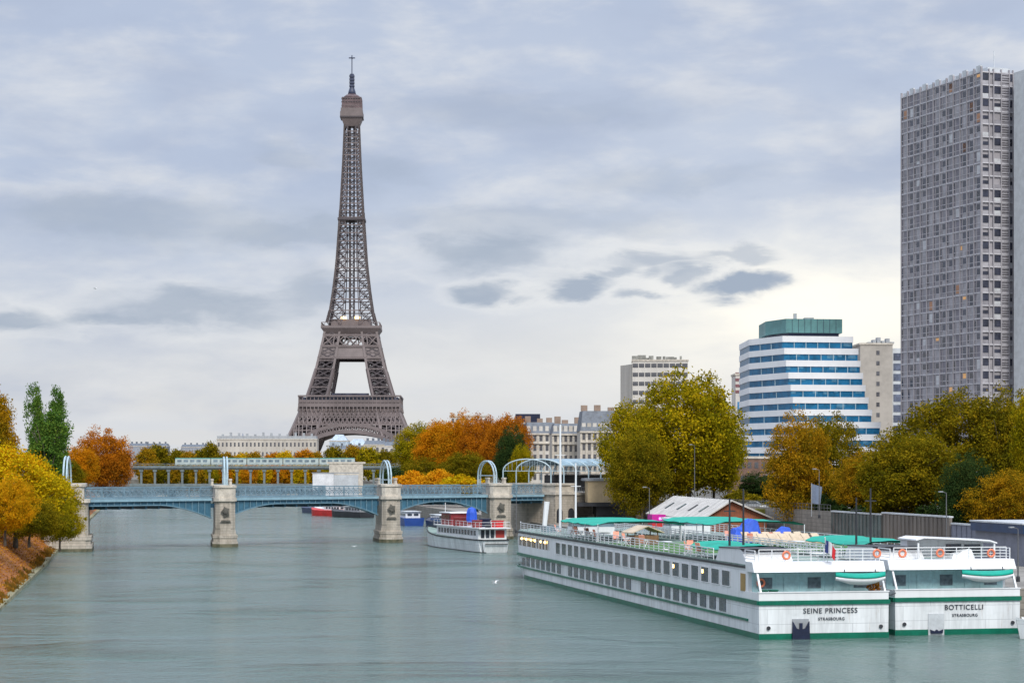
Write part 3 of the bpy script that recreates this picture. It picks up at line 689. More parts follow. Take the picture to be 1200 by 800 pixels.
for a in (109.6, 112.8):
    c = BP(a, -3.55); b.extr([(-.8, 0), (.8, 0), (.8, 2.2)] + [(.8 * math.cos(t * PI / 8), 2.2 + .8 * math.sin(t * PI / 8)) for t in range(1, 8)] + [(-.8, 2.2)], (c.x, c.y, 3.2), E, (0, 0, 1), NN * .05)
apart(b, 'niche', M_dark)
b = MB(); zb = 9.4
for z in (zb + .3, zb + 1.2): b.bar(BP(114.5, -1.2, z), BP(136, -1.2, z), .12)
for i in range(40): s = 114.5 + i * .55; b.bar(BP(s, -1.2, zb), BP(s, -1.2, zb + 1.2), .06)
apart(b, 'railing', M_grey)
# glazed barrel canopy
CN = empty('barrel_canopy', BP(118, 5), 0, 'pale blue steel hoop canopy over the tracks beside the stone approach', 'canopy')
def cpart(b, name, m): 
    L = CN.location; b.v = [(x - L.x, y - L.y, z - L.z) for x, y, z in b.v]; return b.build(name, m, CN)
axd = (E * .93 - NN * -.0).normalized(); W = 10.2
def cprof(s, n=14):
    c = BP(s, 4.0); d = Vector((1, -.12, 0)).normalized(); out = []
    for i in range(n + 1): t = PI * i / n; out.append(c - d * (W / 2) * math.cos(t) + Vector((0, 0, 14.0 + 2.5 * math.sin(t))))
    return c, d, out
for s in (107, 110.6, 114.1, 117.6, 121.1, 124.6, 128.1, 131.6):
    c, d, o = cprof(s); b = MB(); b.tube([o[0] - Vector((0, 0, 4.6))] + o + [o[-1] - Vector((0, 0, 4.6))], .15, 6); b.bar(o[0], o[-1], .12)
    for i in range(1, 14): b.bar(o[i], (o[i].x, o[i].y, o[0].z), .05)
    cpart(b, 'hoop', M_hoop)
b = MB()
pr = [cprof(s)[2] for s in (110.6, 117.6, 124.6, 131.6)]
for i in range(0, 15, 2): 
    for A, B in zip(pr, pr[1:]): b.bar(A[i], B[i], .12)
cpart(b, 'purlin', M_hoop)
b = MB()
for A, B in zip(pr, pr[1:]):
    for i in range(2, 12): b.face([A[i] + Vector((0, 0, .12)), A[i + 1] + Vector((0, 0, .12)), B[i + 1] + Vector((0, 0, .12)), B[i] + Vector((0, 0, .12))])
cpart(b, 'glazing', mat('canopy_glass', (0.22, 0.33, 0.40), 0.15, var=0.25, vscale=.3))
b = MB(); c = BP(121, 7); b.rbox(c.x + 2, c.y, 11.4, 16, 3, 3.4, rzE); cpart(b, 'shelter_back', M_dark)
# beige pavilion on the platform
c = Vector((40.6, 440, 0)) * 1.0; pv = empty('platform_pavilion', (17.8 + .7, 437, 7.4), R(4), 'small beige panelled pavilion with a dark flat roof on the stone platform', 'pavilion')
M_beige = mat('beige_panel', (0.60, 0.47, 0.29), 0.6, var=0.08)
b = MB(); b.box(-2.8, 2.8, -3, 3, 0, 4.5)
for i in range(9): b.box(-2.75 + i * .66, -2.68 + i * .66, -3.06, -3, .2, 4.4)
b.build('panel_body', M_beige, pv)
b = MB(); b.box(-3.4, 5.4, -3.4, 5.5, 4.52, 5.05); b.build('roof', M_grey, pv)
b = MB(); b.box(2.84, 5.0, -2.2, 4.4, 0, 4.5); b.build('side_body', mat('ochre_panel', (.38, .29, .17), .7), pv)
b = MB(); b.box(-5, 7, -4, 6, -.8, -.05); b.box(-1, 5, -2.5, 4, -4.4, -.8); b.build('platform', M_dark, pv)

# ================================================================== far two-storey viaduct with a train
VY = 870.0; VX0, VX1 = -320.0, -18.0
VD = empty('metro_viaduct', (-140, VY, 0), 0, 'far two-level grey viaduct on slim columns carrying a metro train', 'bridge')
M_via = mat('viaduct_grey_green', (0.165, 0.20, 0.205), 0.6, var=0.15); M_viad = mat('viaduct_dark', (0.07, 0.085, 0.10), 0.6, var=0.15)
def vpart(b, name, m): b.v = [(x + 140, y - VY, z) for x, y, z in b.v]; return b.build(name, m, VD)
b = MB(); b.box(VX0, VX1, VY, VY + 7.5, 13.6, 14.9); b.box(VX0, VX1, VY - .6, VY, 14.2, 15.1); vpart(b, 'upper_deck', M_via)
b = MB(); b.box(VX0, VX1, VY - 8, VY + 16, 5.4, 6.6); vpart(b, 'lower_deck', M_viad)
b = MB(); b.box(VX0, VX1, VY - 8.4, VY - 8.05, 6.6, 7.7); vpart(b, 'parapet', M_via)
for k in range(12):
    x = VX0 + 12 + k * 27
    if x < VX1: b = MB(); b.box(x - 2.5, x + 2.5, VY - 6, VY + 14, -2, 5.38); vpart(b, 'pier', M_stonep)
for x in np.arange(VX0 + 3, VX1, 5.75):
    b = MB(); b.box(x - .42, x + .42, VY + .2, VY + 1.0, 6.62, 13.58); b.box(x - .8, x + .8, VY - .1, VY + 1.2, 12.7, 13.5); vpart(b, 'column', M_via)
b = MB()
for x in np.arange(VX0, VX1, 2.2): b.bar((x, VY - .35, 15.1), (x, VY - .35, 16.0), .12); b.bar((x, VY - .35, 15.1), (x + 2.2, VY - .35, 16.0), .1)
b.bar((VX0, VY - .35, 16.0), (VX1, VY - .35, 16.0), .16); vpart(b, 'railing', M_via)
b = MB(); b.box(-76, -62, VY - 10, VY - 8.6, -1, 16); b.box(-77, -61, VY - 10.2, VY - 8.4, 16, 16.8); vpart(b, 'masonry_pylon', M_stonep)
TRN = empty('metro_train', (-100, VY + 2, 15.0), 0, 'white and pale green metro train on the upper deck of the far viaduct', 'train')
M_tr = mat('train_white', (0.46, 0.53, 0.51), 0.5, var=0.1); M_trg = mat('train_green', (0.10, 0.30, 0.27), 0.5)
for k in range(5):
    x0 = -42 + k * 15.2; b = MB(); b.box(x0, x0 + 14.8, 0, 2.5, .5, 3.1); o = b.build('carriage', M_tr, TRN)
    b = MB(); b.box(x0, x0 + 14.8, .1, 2.4, 3.12, 3.5); b.build('roof', M_trg, o)
    for j in range(5): b = MB(); b.box(x0 + .9 + j * 2.7, x0 + 2.7 + j * 2.7, -.04, 0, 1.7, 2.7); b.build('window', M_glassl, o)
# ================================================================== river cruise ships
HEAD = math.atan2(0.203, 1.0)
SHIP_L = 112.0
def beam(y):
    if y < 99: return 5.95
    t = min(1, (y - 99) / (SHIP_L - 99)); return 5.95 * (1 - .62 * t ** 3.2)
def beam_low(y):
    if y < 95: return 5.9
    t = min(1, (y - 95) / (SHIP_L - 95)); return 5.9 * (1 - .85 * t ** 2.6)
M_hull = mat('hull_white', (0.73, 0.755, 0.765), 0.42, var=0.12, vscale=0.5, streak=True, bump=0.05, bscale=.6)
def add_seams(m, sy, sz, amount, rust):
    t = m.node_tree; q = NG(t); p = t.nodes['Principled BSDF']; src = p.inputs['Base Color'].links[0].from_socket
    s3 = q.n('ShaderNodeSeparateXYZ'); t.links.new(q.n('ShaderNodeTexCoord').outputs['Object'], s3.inputs[0])
    v = q.comb(q.m('ADD', s3.outputs[1], s3.outputs[0]), s3.outputs[2], 0.0)
    b = q.n('ShaderNodeTexBrick'); t.links.new(v, b.inputs['Vector']); b.inputs['Scale'].default_value = 1; b.inputs['Brick Width'].default_value = sy; b.inputs['Row Height'].default_value = sz; b.inputs['Mortar Size'].default_value = .03; b.inputs['Mortar Smooth'].default_value = .3
    c = q.mix(q.m('MULTIPLY', b.outputs[1], amount), src, (.36, .38, .40))
    rv = q.comb(q.m('MULTIPLY', q.m('ADD', s3.outputs[1], s3.outputs[0]), 1.6), q.m('MULTIPLY', s3.outputs[2], .28), 3.3)
    c = q.mix(q.smooth(q.noise(rv, 1.0, 5, .65), .60, .78, 0, rust), c, (.36, .27, .18))
    gv = q.comb(q.m('MULTIPLY', q.m('ADD', s3.outputs[1], s3.outputs[0]), .5), s3.outputs[2], 8.1)
    c = q.mix(q.smooth(q.noise(gv, 1.0, 5, .65), .52, .75, 0, .35), c, (.46, .49, .49))
    t.links.new(c, p.inputs['Base Color'])
add_seams(M_hull, 5.2, 1.3, .55, .55)
M_wallw = mat('cabin_wall_white', (0.76, 0.775, 0.79), 0.45, var=0.05, vscale=0.4, streak=True)
M_aft = mat('aft_wall_pale_aqua', (0.42, 0.64, 0.68), 0.5, var=0.12, vscale=.5)
M_deckg = mat('deck_grey_green', (0.20, 0.27, 0.24), 0.85, var=0.2)
add_seams(M_wallw, 3.3, 2.9, .4, .28)
def text_mesh(s, size, depth=.02):
    cu = bpy.data.curves.new('lettering', 'FONT'); cu.body = s; cu.size = size; cu.extrude = depth; cu.align_x = 'CENTER'; cu.align_y = 'CENTER'; cu.space_character = 1.12
    o = bpy.data.objects.new('lettering', cu); COL.objects.link(o)
    bpy.context.view_layer.update(); dg = bpy.context.evaluated_depsgraph_get(); me = bpy.data.meshes.new_from_object(o.evaluated_get(dg))
    bpy.data.objects.remove(o); bpy.data.curves.remove(cu); me.name = 'lettering'; return me
M_letter = mat('black_lettering', (0.03, 0.035, 0.05), 0.5)
def put_text(s, size, loc, parent, bold=0.0, m=M_letter):
    me = text_mesh(s, size); me.materials.clear(); me.materials.append(m)
    o = inst('lettering', me, parent, loc); o.rotation_euler = (R(90), 0, 0); return o
def ys_hull(step=3.0):
    l = [0, 1.2]; y = 3
    while y < 92: l.append(y); y += step
    return l + [92, 95, 98, 101, 104, 106.5, 108.5, 110, 111.2, 112]
def shell(b, za, zb, fa, fb, y0=0, y1=SHIP_L, mi=0, out=0.0):
    l = [y for y in ys_hull() if y0 <= y <= y1]
    for s in (-1, 1):
        for a, c in zip(l, l[1:]):
            P = [(s * (fa(a) + out), a, za), (s * (fa(c) + out), c, za), (s * (fb(c) + out), c, zb), (s * (fb(a) + out), a, zb)]
            b.face(P if s > 0 else P[::-1], mi)
def line_rail(b, z, f, h, w, y0=0, y1=SHIP_L, out=0.0, aft=True):
    l = [y for y in ys_hull() if y0 <= y <= y1]
    for s in (-1, 1):
        for a, c in zip(l, l[1:]): b.bar((s * (f(a) + out), a, z), (s * (f(c) + out), c, z), w, h)
    if aft: b.bar((-f(y0) - out, y0 - out, z), (f(y0) + out, y0 - out, z), w, h)
    if y1 == SHIP_L: b.bar((-f(y1) - out, y1, z), (f(y1) + out, y1, z), w, h)
WIN_U = MB().box(-.05, .02, -1.22, 1.22, 0, 1.42).mesh('window', M_glass)
WIN_L = MB().box(-.05, .02, -.95, .95, 0, 1.16).mesh('window', M_glass)
FR_U = MB()
for a in (-1.22, 1.22): FR_U.bar((-.05, a, 0), (-.05, a, 1.42), .06)
for z in (0, 1.42): FR_U.bar((-.05, -1.22, z), (-.05, 1.22, z), .06)
FR_U = FR_U.mesh('frame', M_white)
def railing(b, pts, h=1.05, step=1.9, rails=4, r=.035):
    for p, q in zip(pts, pts[1:]):
        p, q = Vector(p), Vector(q); n = max(1, int((q - p).length / step))
        for i in range(n + 1): c = p.lerp(q, i / n); b.bar(c, c + Vector((0, 0, h)), r * 2)
        for k in range(rails): z = Vector((0, 0, h * (k + 1) / rails)); b.bar(p + z, q + z, r * 1.6 if k < rails - 1 else r * 2.3)
def cruise_ship(loc, label, title, port, anchor_dark):
    S = empty('river_cruise_ship', loc, HEAD, label, 'ship')
    b = MB(); shell(b, -.6, 3.12, beam_low, beam); b.face([(-beam_low(0), 0, -.6), (beam_low(0), 0, -.6), (beam(0), 0, 3.12), (-beam(0), 0, 3.12)])
    b.face([(-beam_low(112), 112, -.6), (beam_low(112), 112, -.6), (beam(112), 112, 3.12), (-beam(112), 112, 3.12)])
    H = b.build('hull', M_hull, S)
    b = MB(); shell(b, -.65, .5, beam_low, beam_low, out=.06); b.face([(-beam_low(0) - .06, -.05, -.65), (beam_low(0) + .06, -.05, -.65), (beam_low(0) + .06, -.05, .5), (-beam_low(0) - .06, -.05, .5)]); b.build('boot_stripe', M_green, H)
    b = MB(); line_rail(b, 1.5, lambda y: beam(y) - .02, .2, .16, 2, SHIP_L, .05, aft=False); line_rail(b, 3.16, beam, .36, .2, 0, SHIP_L, .06); b.build('rub_rail', M_green, H)
    # text, fender plates and anchor on the transom
    tx = .55
    put_text(title, .64, (tx, -.06, 2.42), H); put_text(port, .36, (tx + .1, -.06, 1.72), H)
    b = MB(); ax = -2.2 if anchor_dark else -2.1
    b.box(ax - .75, ax + .75, -.10, -.02, .45 if anchor_dark else -.2, 1.75 if anchor_dark else 1.9); b.build('anchor_pocket', M_lgrey if not anchor_dark else M_grey, H)
    b = MB()
    if anchor_dark:
        b.extr([(-.8, .1), (.8, .1), (.75, 1.55), (.4, .95), (.12, .85), (.12, 1.4), (-.12, 1.4), (-.12, .85), (-.4, .95), (-.75, 1.55)], (ax, -.3, 0), (1, 0, 0), (0, 0, 1), (0, .2, 0)); b.box(ax - .8, ax + .8, -.32, -.1, -.2, .45)
    else:
        b.extr([(-.55, .15), (.55, .15), (.6, .5), (.2, .35), (0, .5), (-.2, .35), (-.6, .5)], (ax, -.25, 0), (1, 0, 0), (0, 0, 1), (0, .15, 0))
    b.build('anchor', M_navy, H)
    for x in (-5.1, 5.2): MB().lathe([(.17, 0), (.17, .14), (.1, .16)], (x, -.16, 1.0), 8, axis='Y').build('bollard', M_dark, H)
    # main deck and bulwark aft
    b = MB(); b.face([(-5.9, 0, 3.13), (5.9, 0, 3.13), (5.9, 94, 3.13), (-5.9, 94, 3.13)]); b.build('main_deck', M_deckg, S)
    b = MB(); b.box(-5.95, 5.95, .02, .14, 3.36, 4.02); b.box(-5.95, -5.83, .14, 4.5, 3.36, 4.02); b.box(5.83, 5.95, .14, 4.5, 3.36, 4.02)
    b.box(-6.02, 6.02, -.05, .3, 4.02, 4.1); b.build('bulwark', M_white, S)
    # superstructure
    b = MB(); fs = lambda y: beam(y) - .05
    shell(b, 3.3, 6.0, fs, fs, 3.0, 84); b.box(-5.88, 5.88, 3.02, 3.2, 3.14, 5.9, 0); b.box(-5.88, 5.88, 83.8, 83.98, 3.3, 6.0)
    W = b.build('superstructure', M_wallw, S)
    b = MB(); b.box(-5.6, 5.6, 2.86, 3.0, 3.14, 5.75)
    for x in (-3.5, -1.2, 1.1, 3.4): b.box(x - .03, x + .03, 2.8, 2.86, 3.2, 5.7)
    b.build('aft_wall', M_aft, W)
    for x, w in ((-2.3, .85), (2.3, .85)):
        b = MB(); b.box(x - w / 2, x + w / 2, 2.78, 2.84, 3.2, 5.2); b.build('door', M_aft, W)
    for x in (-4.4, 0.1, 4.4): b = MB(); b.box(x - .6, x + .6, 2.79, 2.85, 4.25, 5.2); b.build('window', M_glassl, W)
    b = MB()                                        # bow lounge, glazed, follows the narrowing hull
    fl = lambda y: beam(y) - .08
    shell(b, 3.3, 4.35, fl, fl, 84, 110); shell(b, 5.62, 6.0, fl, fl, 84, 110); b.face([(-fl(110), 110, 3.3), (fl(110), 110, 3.3), (fl(110), 110, 6), (-fl(110), 110, 6)]); b.build('bow_lounge', M_wallw, S)
    fg = lambda y: beam(y) - .2
    for s_ in (1, -1):
        b = MB(); shell(b, 4.3, 5.66, fg, fg, 84, 110); k_ = len(b.f) // 2; v_ = MB()
        for f_ in (b.f[:k_] if s_ < 0 else b.f[k_:]): v_.face([b.v[i] for i in f_])
        g_ = v_.build('lounge_glazing', mat('amber_lounge_glass', (.16, .12, .07), .12, var=.3), S)
    for y in ys_hull(1.9):
        if 84 < y < 110:
            for s in (-1, 1): MB().bar((s * (beam(y) - .1), y, 4.3), (s * (beam(y) - .1), y, 5.66), .16).build('lounge_post', M_white, S)
    # roof slab with dark edge line, aft overhang with deep sloping fascia
    b = MB(); l = [3.42] + [y for y in ys_hull() if 4 <= y]
    pl = [(beam(y) + .05, y) for y in l] + [(-beam(y) - .05, y) for y in reversed(l)]; b.prism(pl, 6.0, 6.16); b.build('roof_edge', M_dark, S)
    pl2 = [(beam(y) - .12, y) for y in l] + [(-beam(y) + .12, y) for y in reversed(l)]
    b = MB(); b.prism(pl2, 6.17, 6.3); b.build('sun_deck', M_deckg, S)
    b = MB(); b.box(-5.3, 4.8, 28, 56, 6.31, 6.34); b.build('turf_mat', M_turf, S)
    b = MB(); b.extr([(1.0, 5.75), (3.4, 5.75), (3.4, 6.62), (1.5, 6.62)], (-6.0, 0, 0), (0, 1, 0), (0, 0, 1), (12.0, 0, 0)); b.build('roof_fascia', M_white, S)
    for s in (-1, 1):
        b = MB(); b.extr([(1.0, 5.75), (3.4, 5.75), (3.4, 6.62), (1.5, 6.62)], (s * 6.005, 0, 0), (0, 1, 0), (0, 0, 1), (s * .06, 0, 0)); b.build('fascia_cheek', M_white2, S)
        MB().bar((s * 5.7, .25, 4.05), (s * 5.7, 1.3, 5.76), .16).build('roof_post', M_white, S)
    # windows
    rnd = random.Random(hash(title) % 97 if False else len(title))
    for i in range(22):
        y = 9.5 + i * 3.3
        if y > 82: break
        for s in (-1, 1):
            w = inst('window', WIN_U, W, (s * 5.9 if s > 0 else -5.9, y, 4.12), 0 if s < 0 else PI); inst('frame', FR_U, w)
    for i in range(32):
        y = 10.5 + i * 3.08
        if y > 108 or i in (10, 21): continue
        for s in (-1, 1):
            yy = y; w = inst('window', WIN_L, H, (s * (beam(yy) * .5 + beam_low(yy) * .5 + .03), yy, 1.78), 0 if s < 0 else PI)
            d = (beam(yy + .5) - beam(yy - .5)); w.rotation_euler[2] += (-1 if s > 0 else 1) * math.atan(d)
    b = MB(); b.box(-5.96, -5.9, 3.9, 5.2, 3.95, 5.5); b.build('side_door', mat('amber_door', (.35, .22, .07), .4), W)
    for y in (16.5, 26.5): MB().rbox(-5.98, y + .35, 5.1, .05, .32, .35).build('lamp', M_lamp, W)
    for y in (86.5, 89, 92.5, 95, 98, 101): MB().lathe([(.05, -.16), (.16, -.06), (.16, .06), (.05, .16)], (-(beam(y) - .03), y, 5.3), 8).build('lamp', M_lamp, g_)
    # rails and stair house
    b = MB()
    for s in (-1, 1): railing(b, [(s * 5.75, 14, 6.3), (s * 5.75, 92, 6.3), (s * (beam(98) - .2), 98, 6.3), (s * (beam(103) - .2), 103, 6.3), (s * (beam(108) - .2), 108, 6.3)])
    railing(b, [(-5.4, 1.7, 6.6), (5.4, 1.7, 6.6)], 1.1, 1.1); railing(b, [(-5.75, 1.7, 6.6), (-5.75, 4.5, 6.6)], 1.0); railing(b, [(5.75, 1.7, 6.6), (5.75, 14, 6.3)], 1.0)
    b.build('railing', M_white, S)
    b = MB(); b.extr([(4.2, 6.3), (13.5, 6.3), (12.3, 7.5), (6.2, 7.62), (5.4, 7.4)], (-5.7, 0, 0), (0, 1, 0), (0, 0, 1), (4.4, 0, 0)); o = b.build('stair_house', M_wallw, S)
    b = MB(); b.extr([(4.6, 7.66), (12.4, 7.6), (12.3, 7.5), (6.2, 7.63)], (-5.78, 0, 0), (0, 1, 0), (0, 0, 1), (4.56, 0, 0)); b.build('edge_trim', M_dark, o)
    # wheelhouse forward
    b = MB(); b.prism([(-2.6, 84), (2.6, 84), (2.6, 88), (1.6, 89.5), (-1.6, 89.5), (-2.6, 88)], 6.31, 7.3); o = b.build('wheelhouse', M_wallw, S)
    b = MB(); b.prism([(-2.55, 84.1), (2.55, 84.1), (2.5, 88), (1.55, 89.4), (-1.55, 89.4), (-2.5, 88)], 7.3, 8.1); b.build('window', M_glassl, o)
    b = MB(); b.prism([(-2.9, 83.6), (2.9, 83.6), (2.9, 88.2), (1.8, 90), (-1.8, 90), (-2.9, 88.2)], 8.1, 8.3); b.build('roof', M_white, o)
    for k, (x, y) in enumerate(((-2.9, 97), (2.4, 99))): MB().box(x - .9, x + .9, y - 1.4, y + 1.4, 6.31, 7.1).build('skylight', M_glassl, S)
    # two dark lowered masts aft
    for x, y, t in ((-4.0, 14.6, 12.0), (-3.1, 13.2, 12.9)):
        b = MB(); b.tube([(x, y, 6.3), (x, y, t)], [.13, .08], 8); b.bar((x - .55, y, t - 1.2), (x + .55, y, t - 1.2), .1); b.build('mast', M_dark, S)
    for s in (-5.0, 5.0):
        b = MB(); b.tube([(s, 62, 6.3), (s, 62, 8.3)], .1, 6); b.build('ventilator', M_white, S)
    return S
S1P = (27.2, 180.2, 0); S2P = (39.8, 184.6, 0)
SHIP_A = cruise_ship(S1P, 'nearer white river cruise ship with green stripes and a dark anchor on its stern', 'SEINE PRINCESS', 'STRASBOURG', True)
SHIP_B = cruise_ship(S2P, 'farther white river cruise ship, quay side of the pair, pale anchor pocket astern', 'BOTTICELLI', 'STRASBOURG', False)
def on(S, x, y, z):
    c, s = math.cos(HEAD), math.sin(HEAD); return (S[0] + x * c - y * s, S[1] + x * s + y * c, z)
# bow masts of the nearer ship
for x, y, t, r in ((-.6, 101, 20.6, .17), (1.3, 100, 15.4, .13)):
    b = MB(); b.tube([(x, y, 6.3), (x, y, t)], [r * 1.2, r * .7], 8); b.bar((x - .7, y, t * .8), (x + .7, y, t * .8), .07); b.build('bow_mast', M_white, SHIP_A)
b = MB(); b.tube([(-2.4, 103, 6.3), (-2.0, 103, 10.2)], [.3, .38], 8); b.build('bow_davit', M_white, SHIP_A)
# awnings
def awning(S, y0, y1, x0, x1, z, label, posts=True, sag=.14):
    o = empty('awning', on(S, 0, (y0 + y1) / 2, 6.32), HEAD, label, 'awning', 'green canvas awnings on the ships'); L = y1 - y0; b = MB()
    n, k = 14, 8; vs, fs = [], []; rnd = random.Random(int(y0 + z * 7 + S[0]))
    for lay in (0, -.07):
        for i in range(n + 1):
            for j in range(k + 1):
                u, v = i / n, j / k; x = x0 + (x1 - x0) * v; y = -L / 2 + L * u
                zz = (z - 6.32) + sag * (1 - (2 * v - 1) ** 2) - .16 * abs(math.sin(u * PI * 4)) * (1 if 0 < j < k else .7) - (.24 if j in (0, k) else 0) + rnd.uniform(-.02, .02)
                vs.append((x, y, zz + lay))
    m_ = (n + 1) * (k + 1)
    for i in range(n):
        for j in range(k):
            a = i * (k + 1) + j; f = (a, a + 1, a + k + 2, a + k + 1); fs.append(f); fs.append(tuple(m_ + t for t in reversed(f)))
    b.add(vs, fs); b.build('canvas', M_teal, o, smooth=True)
    if posts:
        for u in (0, .33, .66, 1):
            for x in (x0 + .1, x1 - .1): MB().tube([(x, -L / 2 + L * u, 0), (x, -L / 2 + L * u, z - 6.6)], .05, 6).build('post', M_white, o)
    return o
awning(S1P, 60, 79, -5.6, 5.0, 8.5, 'flat green awning over the nearer ship, just right of the white bow masts')
awning(S2P, 55, 77, -5.8, 5.2, 8.55, 'long flat green awning on the farther ship in front of the brown gabled shed')
awning(S1P, 9.5, 23, -5.4, .2, 7.55, 'low sagging green awning beside the white stair house of the nearer ship', True, .2)
awning(S2P, 12, 28, -4.4, 2.8, 7.75, 'low sagging green awning beside the dark masts of the farther ship', True, .2)
# lifeboats across the sterns
def lifeboat(S, x, y, z, L, label):
    o = empty('lifeboat', on(S, x, y, z), HEAD, label, 'lifeboat', 'lifeboats on the ship sterns'); n = 14
    def sec(b, prof, m):
        vs, fs = [], []; k = len(prof)
        for i in range(n + 1):
            u = -1 + 2 * i / n; w = max(.06, (1 - abs(u) ** 2.6)) ; r = .22 * u * u
            for (yy, zz) in prof: vs.append((u * L / 2, yy * w, zz * (1 if zz > .4 else 1) + r * (1 if zz >= 0 else 1) * .6 + (0 if zz > .2 else (1 - w) * .5)))
        for i in range(n):
            for j in range(k): fs.append((i * k + j, i * k + (j + 1) % k, (i + 1) * k + (j + 1) % k, (i + 1) * k + j))
        b.add(vs, fs); return b
    sec(MB(), [(-.2, 0), (-.7, .28), (-.82, .62), (.82, .62), (.7, .28), (.2, 0)], 0).build('hull', M_white, o, smooth=True)
    sec(MB(), [(-.86, .6), (-.8, .78), (0, 1.02), (.8, .78), (.86, .6)], 0).build('cover', M_teal, o, smooth=True)
    for u in (-.62, .62): MB().tube([(u * L / 2, 0, .9), (u * L / 2, .2, 1.35)], .05, 6).build('davit_fall', M_dark, o)
    return o
lifeboat(S1P, 3.4, .15, 4.62, 4.6, 'small white lifeboat with teal cover hung on the stern of the nearer ship')
lifeboat(S2P, 2.9, .15, 4.62, 4.9, 'small white lifeboat with teal cover hung on the stern of the farther ship')
# life rings
RING = MB(); RING.torus((0, 0, 0), .31, .10, 18, 8); RING = RING.mesh('life_ring', mat('life_ring_orange', (.82, .23, .12), .5))
for S, x, y, z, lb in ((S1P, -2.9, 1.62, 7.2, 'orange life ring left of the tricolour flag on the nearer ship'), (S1P, -4.9, 2.6, 4.75, 'orange life ring on the aqua aft wall under the roof of the nearer ship'),
                       (S2P, -4.6, 1.62, 7.2, 'leftmost orange life ring on the stern railing of the farther ship'), (S2P, -1.0, 1.62, 7.2, 'middle orange life ring on the stern railing of the farther ship'), (S2P, 3.9, 1.62, 7.15, 'rightmost orange life ring on the stern railing of the farther ship'),
                       (S2P, -1.6, 7, 7.2, 'orange life ring behind the stern railing on the upper deck of the farther ship'), (S1P, 5.5, 1.62, 7.3, 'orange life ring at the right end of the nearer ship stern railing')):
    o = inst('life_ring', RING, None, on(S, x, y, z), HEAD); tag(o, lb, 'life ring', 'life rings on the ships')
# stern flag
o = empty('tricolour_flag', on(S1P, .6, 1.4, 6.6), HEAD, 'blue white and red flag on a leaning white staff at the nearer ship stern', 'flag')
MB().tube([(.2, 0, 0), (-.35, -.9, 2.2)], .045, 6).build('staff', M_white, o)
for k, (c, nm) in enumerate((((.03, .05, .2), 'flag_blue'), ((.7, .7, .72), 'flag_white'), ((.6, .03, .04), 'flag_red'))):
    b = MB(); n = 6; vs = []
    for i in range(n + 1):
        u = (i / n + k) / 3; x = -.3 + u * 1.0; yy = -.8 + .15 * math.sin(u * 9); dz = -u * u * .9
        vs += [(x, yy, 1.95 + dz), (x - .1 * u, yy, .85 + dz * .8), (x, yy + .02, 1.95 + dz), (x - .1 * u, yy + .02, .85 + dz * .8)]
    b.add(vs, [(4 * i, 4 * i + 1, 4 * i + 5, 4 * i + 4) for i in range(n)] + [(4 * i + 2, 4 * i + 6, 4 * i + 7, 4 * i + 3) for i in range(n)]); b.build('stripe', mat(nm, c, .8), o)
# furniture of the sun decks
def chair_proto(fabric):
    o = empty('deck_chair'); b = MB(); b.box(-.28, .28, -.26, .26, .42, .47); b.build('seat', fabric, o)
    b = MB(); b.extr([(.2, .45), (.26, .45), (.48, 1.12), (.42, 1.14)], (-.28, 0, 0), (0, 1, 0), (0, 0, 1), (.56, 0, 0)); b.build('backrest', fabric, o)
    for s in (-1, 1):
        b = MB(); b.bar((s * .3, -.3, 0), (s * .3, .34, .75), .05); b.bar((s * .3, .34, 0), (s * .3, -.28, .62), .05); b.bar((s * .3, -.3, .64), (s * .3, .36, .66), .06); b.build('leg', M_white, o)
    return o
ch0 = chair_proto(M_pink); used = [False]
def put_chair(S, x, y, rz, label, group, sc=1.15):
    o = ch0 if not used[0] else copy_tree(ch0); used[0] = True
    o.location = on(S, x, y, 6.35); o.rotation_euler = (0, 0, rz); o.scale = (sc,) * 3; tag(o, label, 'chair', group)
for i, y in enumerate((83, 76, 72, 68, 62.5, 55, 49, 43)):
    put_chair(S1P, -4.9 + .25 * (i % 2), y, HEAD + (1.2, -.6, 2.0, .4, 1.7, -.3, .9, 2.4)[i], ORD[7 - i] + ' of eight salmon chairs from the stern along the nearer ship left rail', 'salmon deck chairs along the left rail')
for i, y in enumerate((24.5, 26.5, 20.5)):
    put_chair(S1P, -5.0 + .5 * (i % 2), y, HEAD + (1.2, -.6, 2.0)[i], ('middle', 'farthest', 'nearest')[i] + ' of three salmon deck chairs by the low sagging awning of the nearer ship', 'salmon deck chairs by the low awning')
for i, (x, y) in enumerate(((-5.0, 52), (-4.2, 48), (-4.8, 44.5), (-3.6, 42), (-2.0, 47))):
    put_chair(S2P, x, y, HEAD + i * 1.3, ('farthest', 'fourth from the front', 'third from the front', 'second from the front', 'rightmost')[i] + ' of five salmon chairs on the farther ship', 'salmon deck chairs on the farther ship')
def lounger_proto():
    o = empty('sun_lounger'); b = MB(); b.box(-.36, .36, -.95, .45, .34, .42); b.build('seat', M_tan, o)
    b = MB(); b.extr([(.45, .36), (.5, .42), (1.15, 1.06), (1.2, 1.0)], (-.36, 0, 0), (0, 1, 0), (0, 0, 1), (.72, 0, 0)); b.build('backrest', M_tan, o)
    for s in (-1, 1):
        for y in (-.85, .4): MB().bar((s * .32, y, 0), (s * .32, y, .36), .05).build('leg', M_white, o)
    return o
lo0 = lounger_proto(); first = True; k = 0
for r_, y in enumerate((38, 43.5)):
    for j in range(6):
        o = lo0 if first else copy_tree(lo0); first = False
        o.location = on(S2P, -5.0 + j * 1.25, y + .2 * (j % 2), 6.35); o.rotation_euler = (0, 0, HEAD + .25 + .05 * (j % 3)); o.scale = (1.35,) * 3
        tag(o, ORD[j] + ' tan lounger from the left in the ' + ('front' if r_ == 0 else 'back') + ' row on the farther ship', 'sun lounger', 'tan sun loungers on the farther ship')
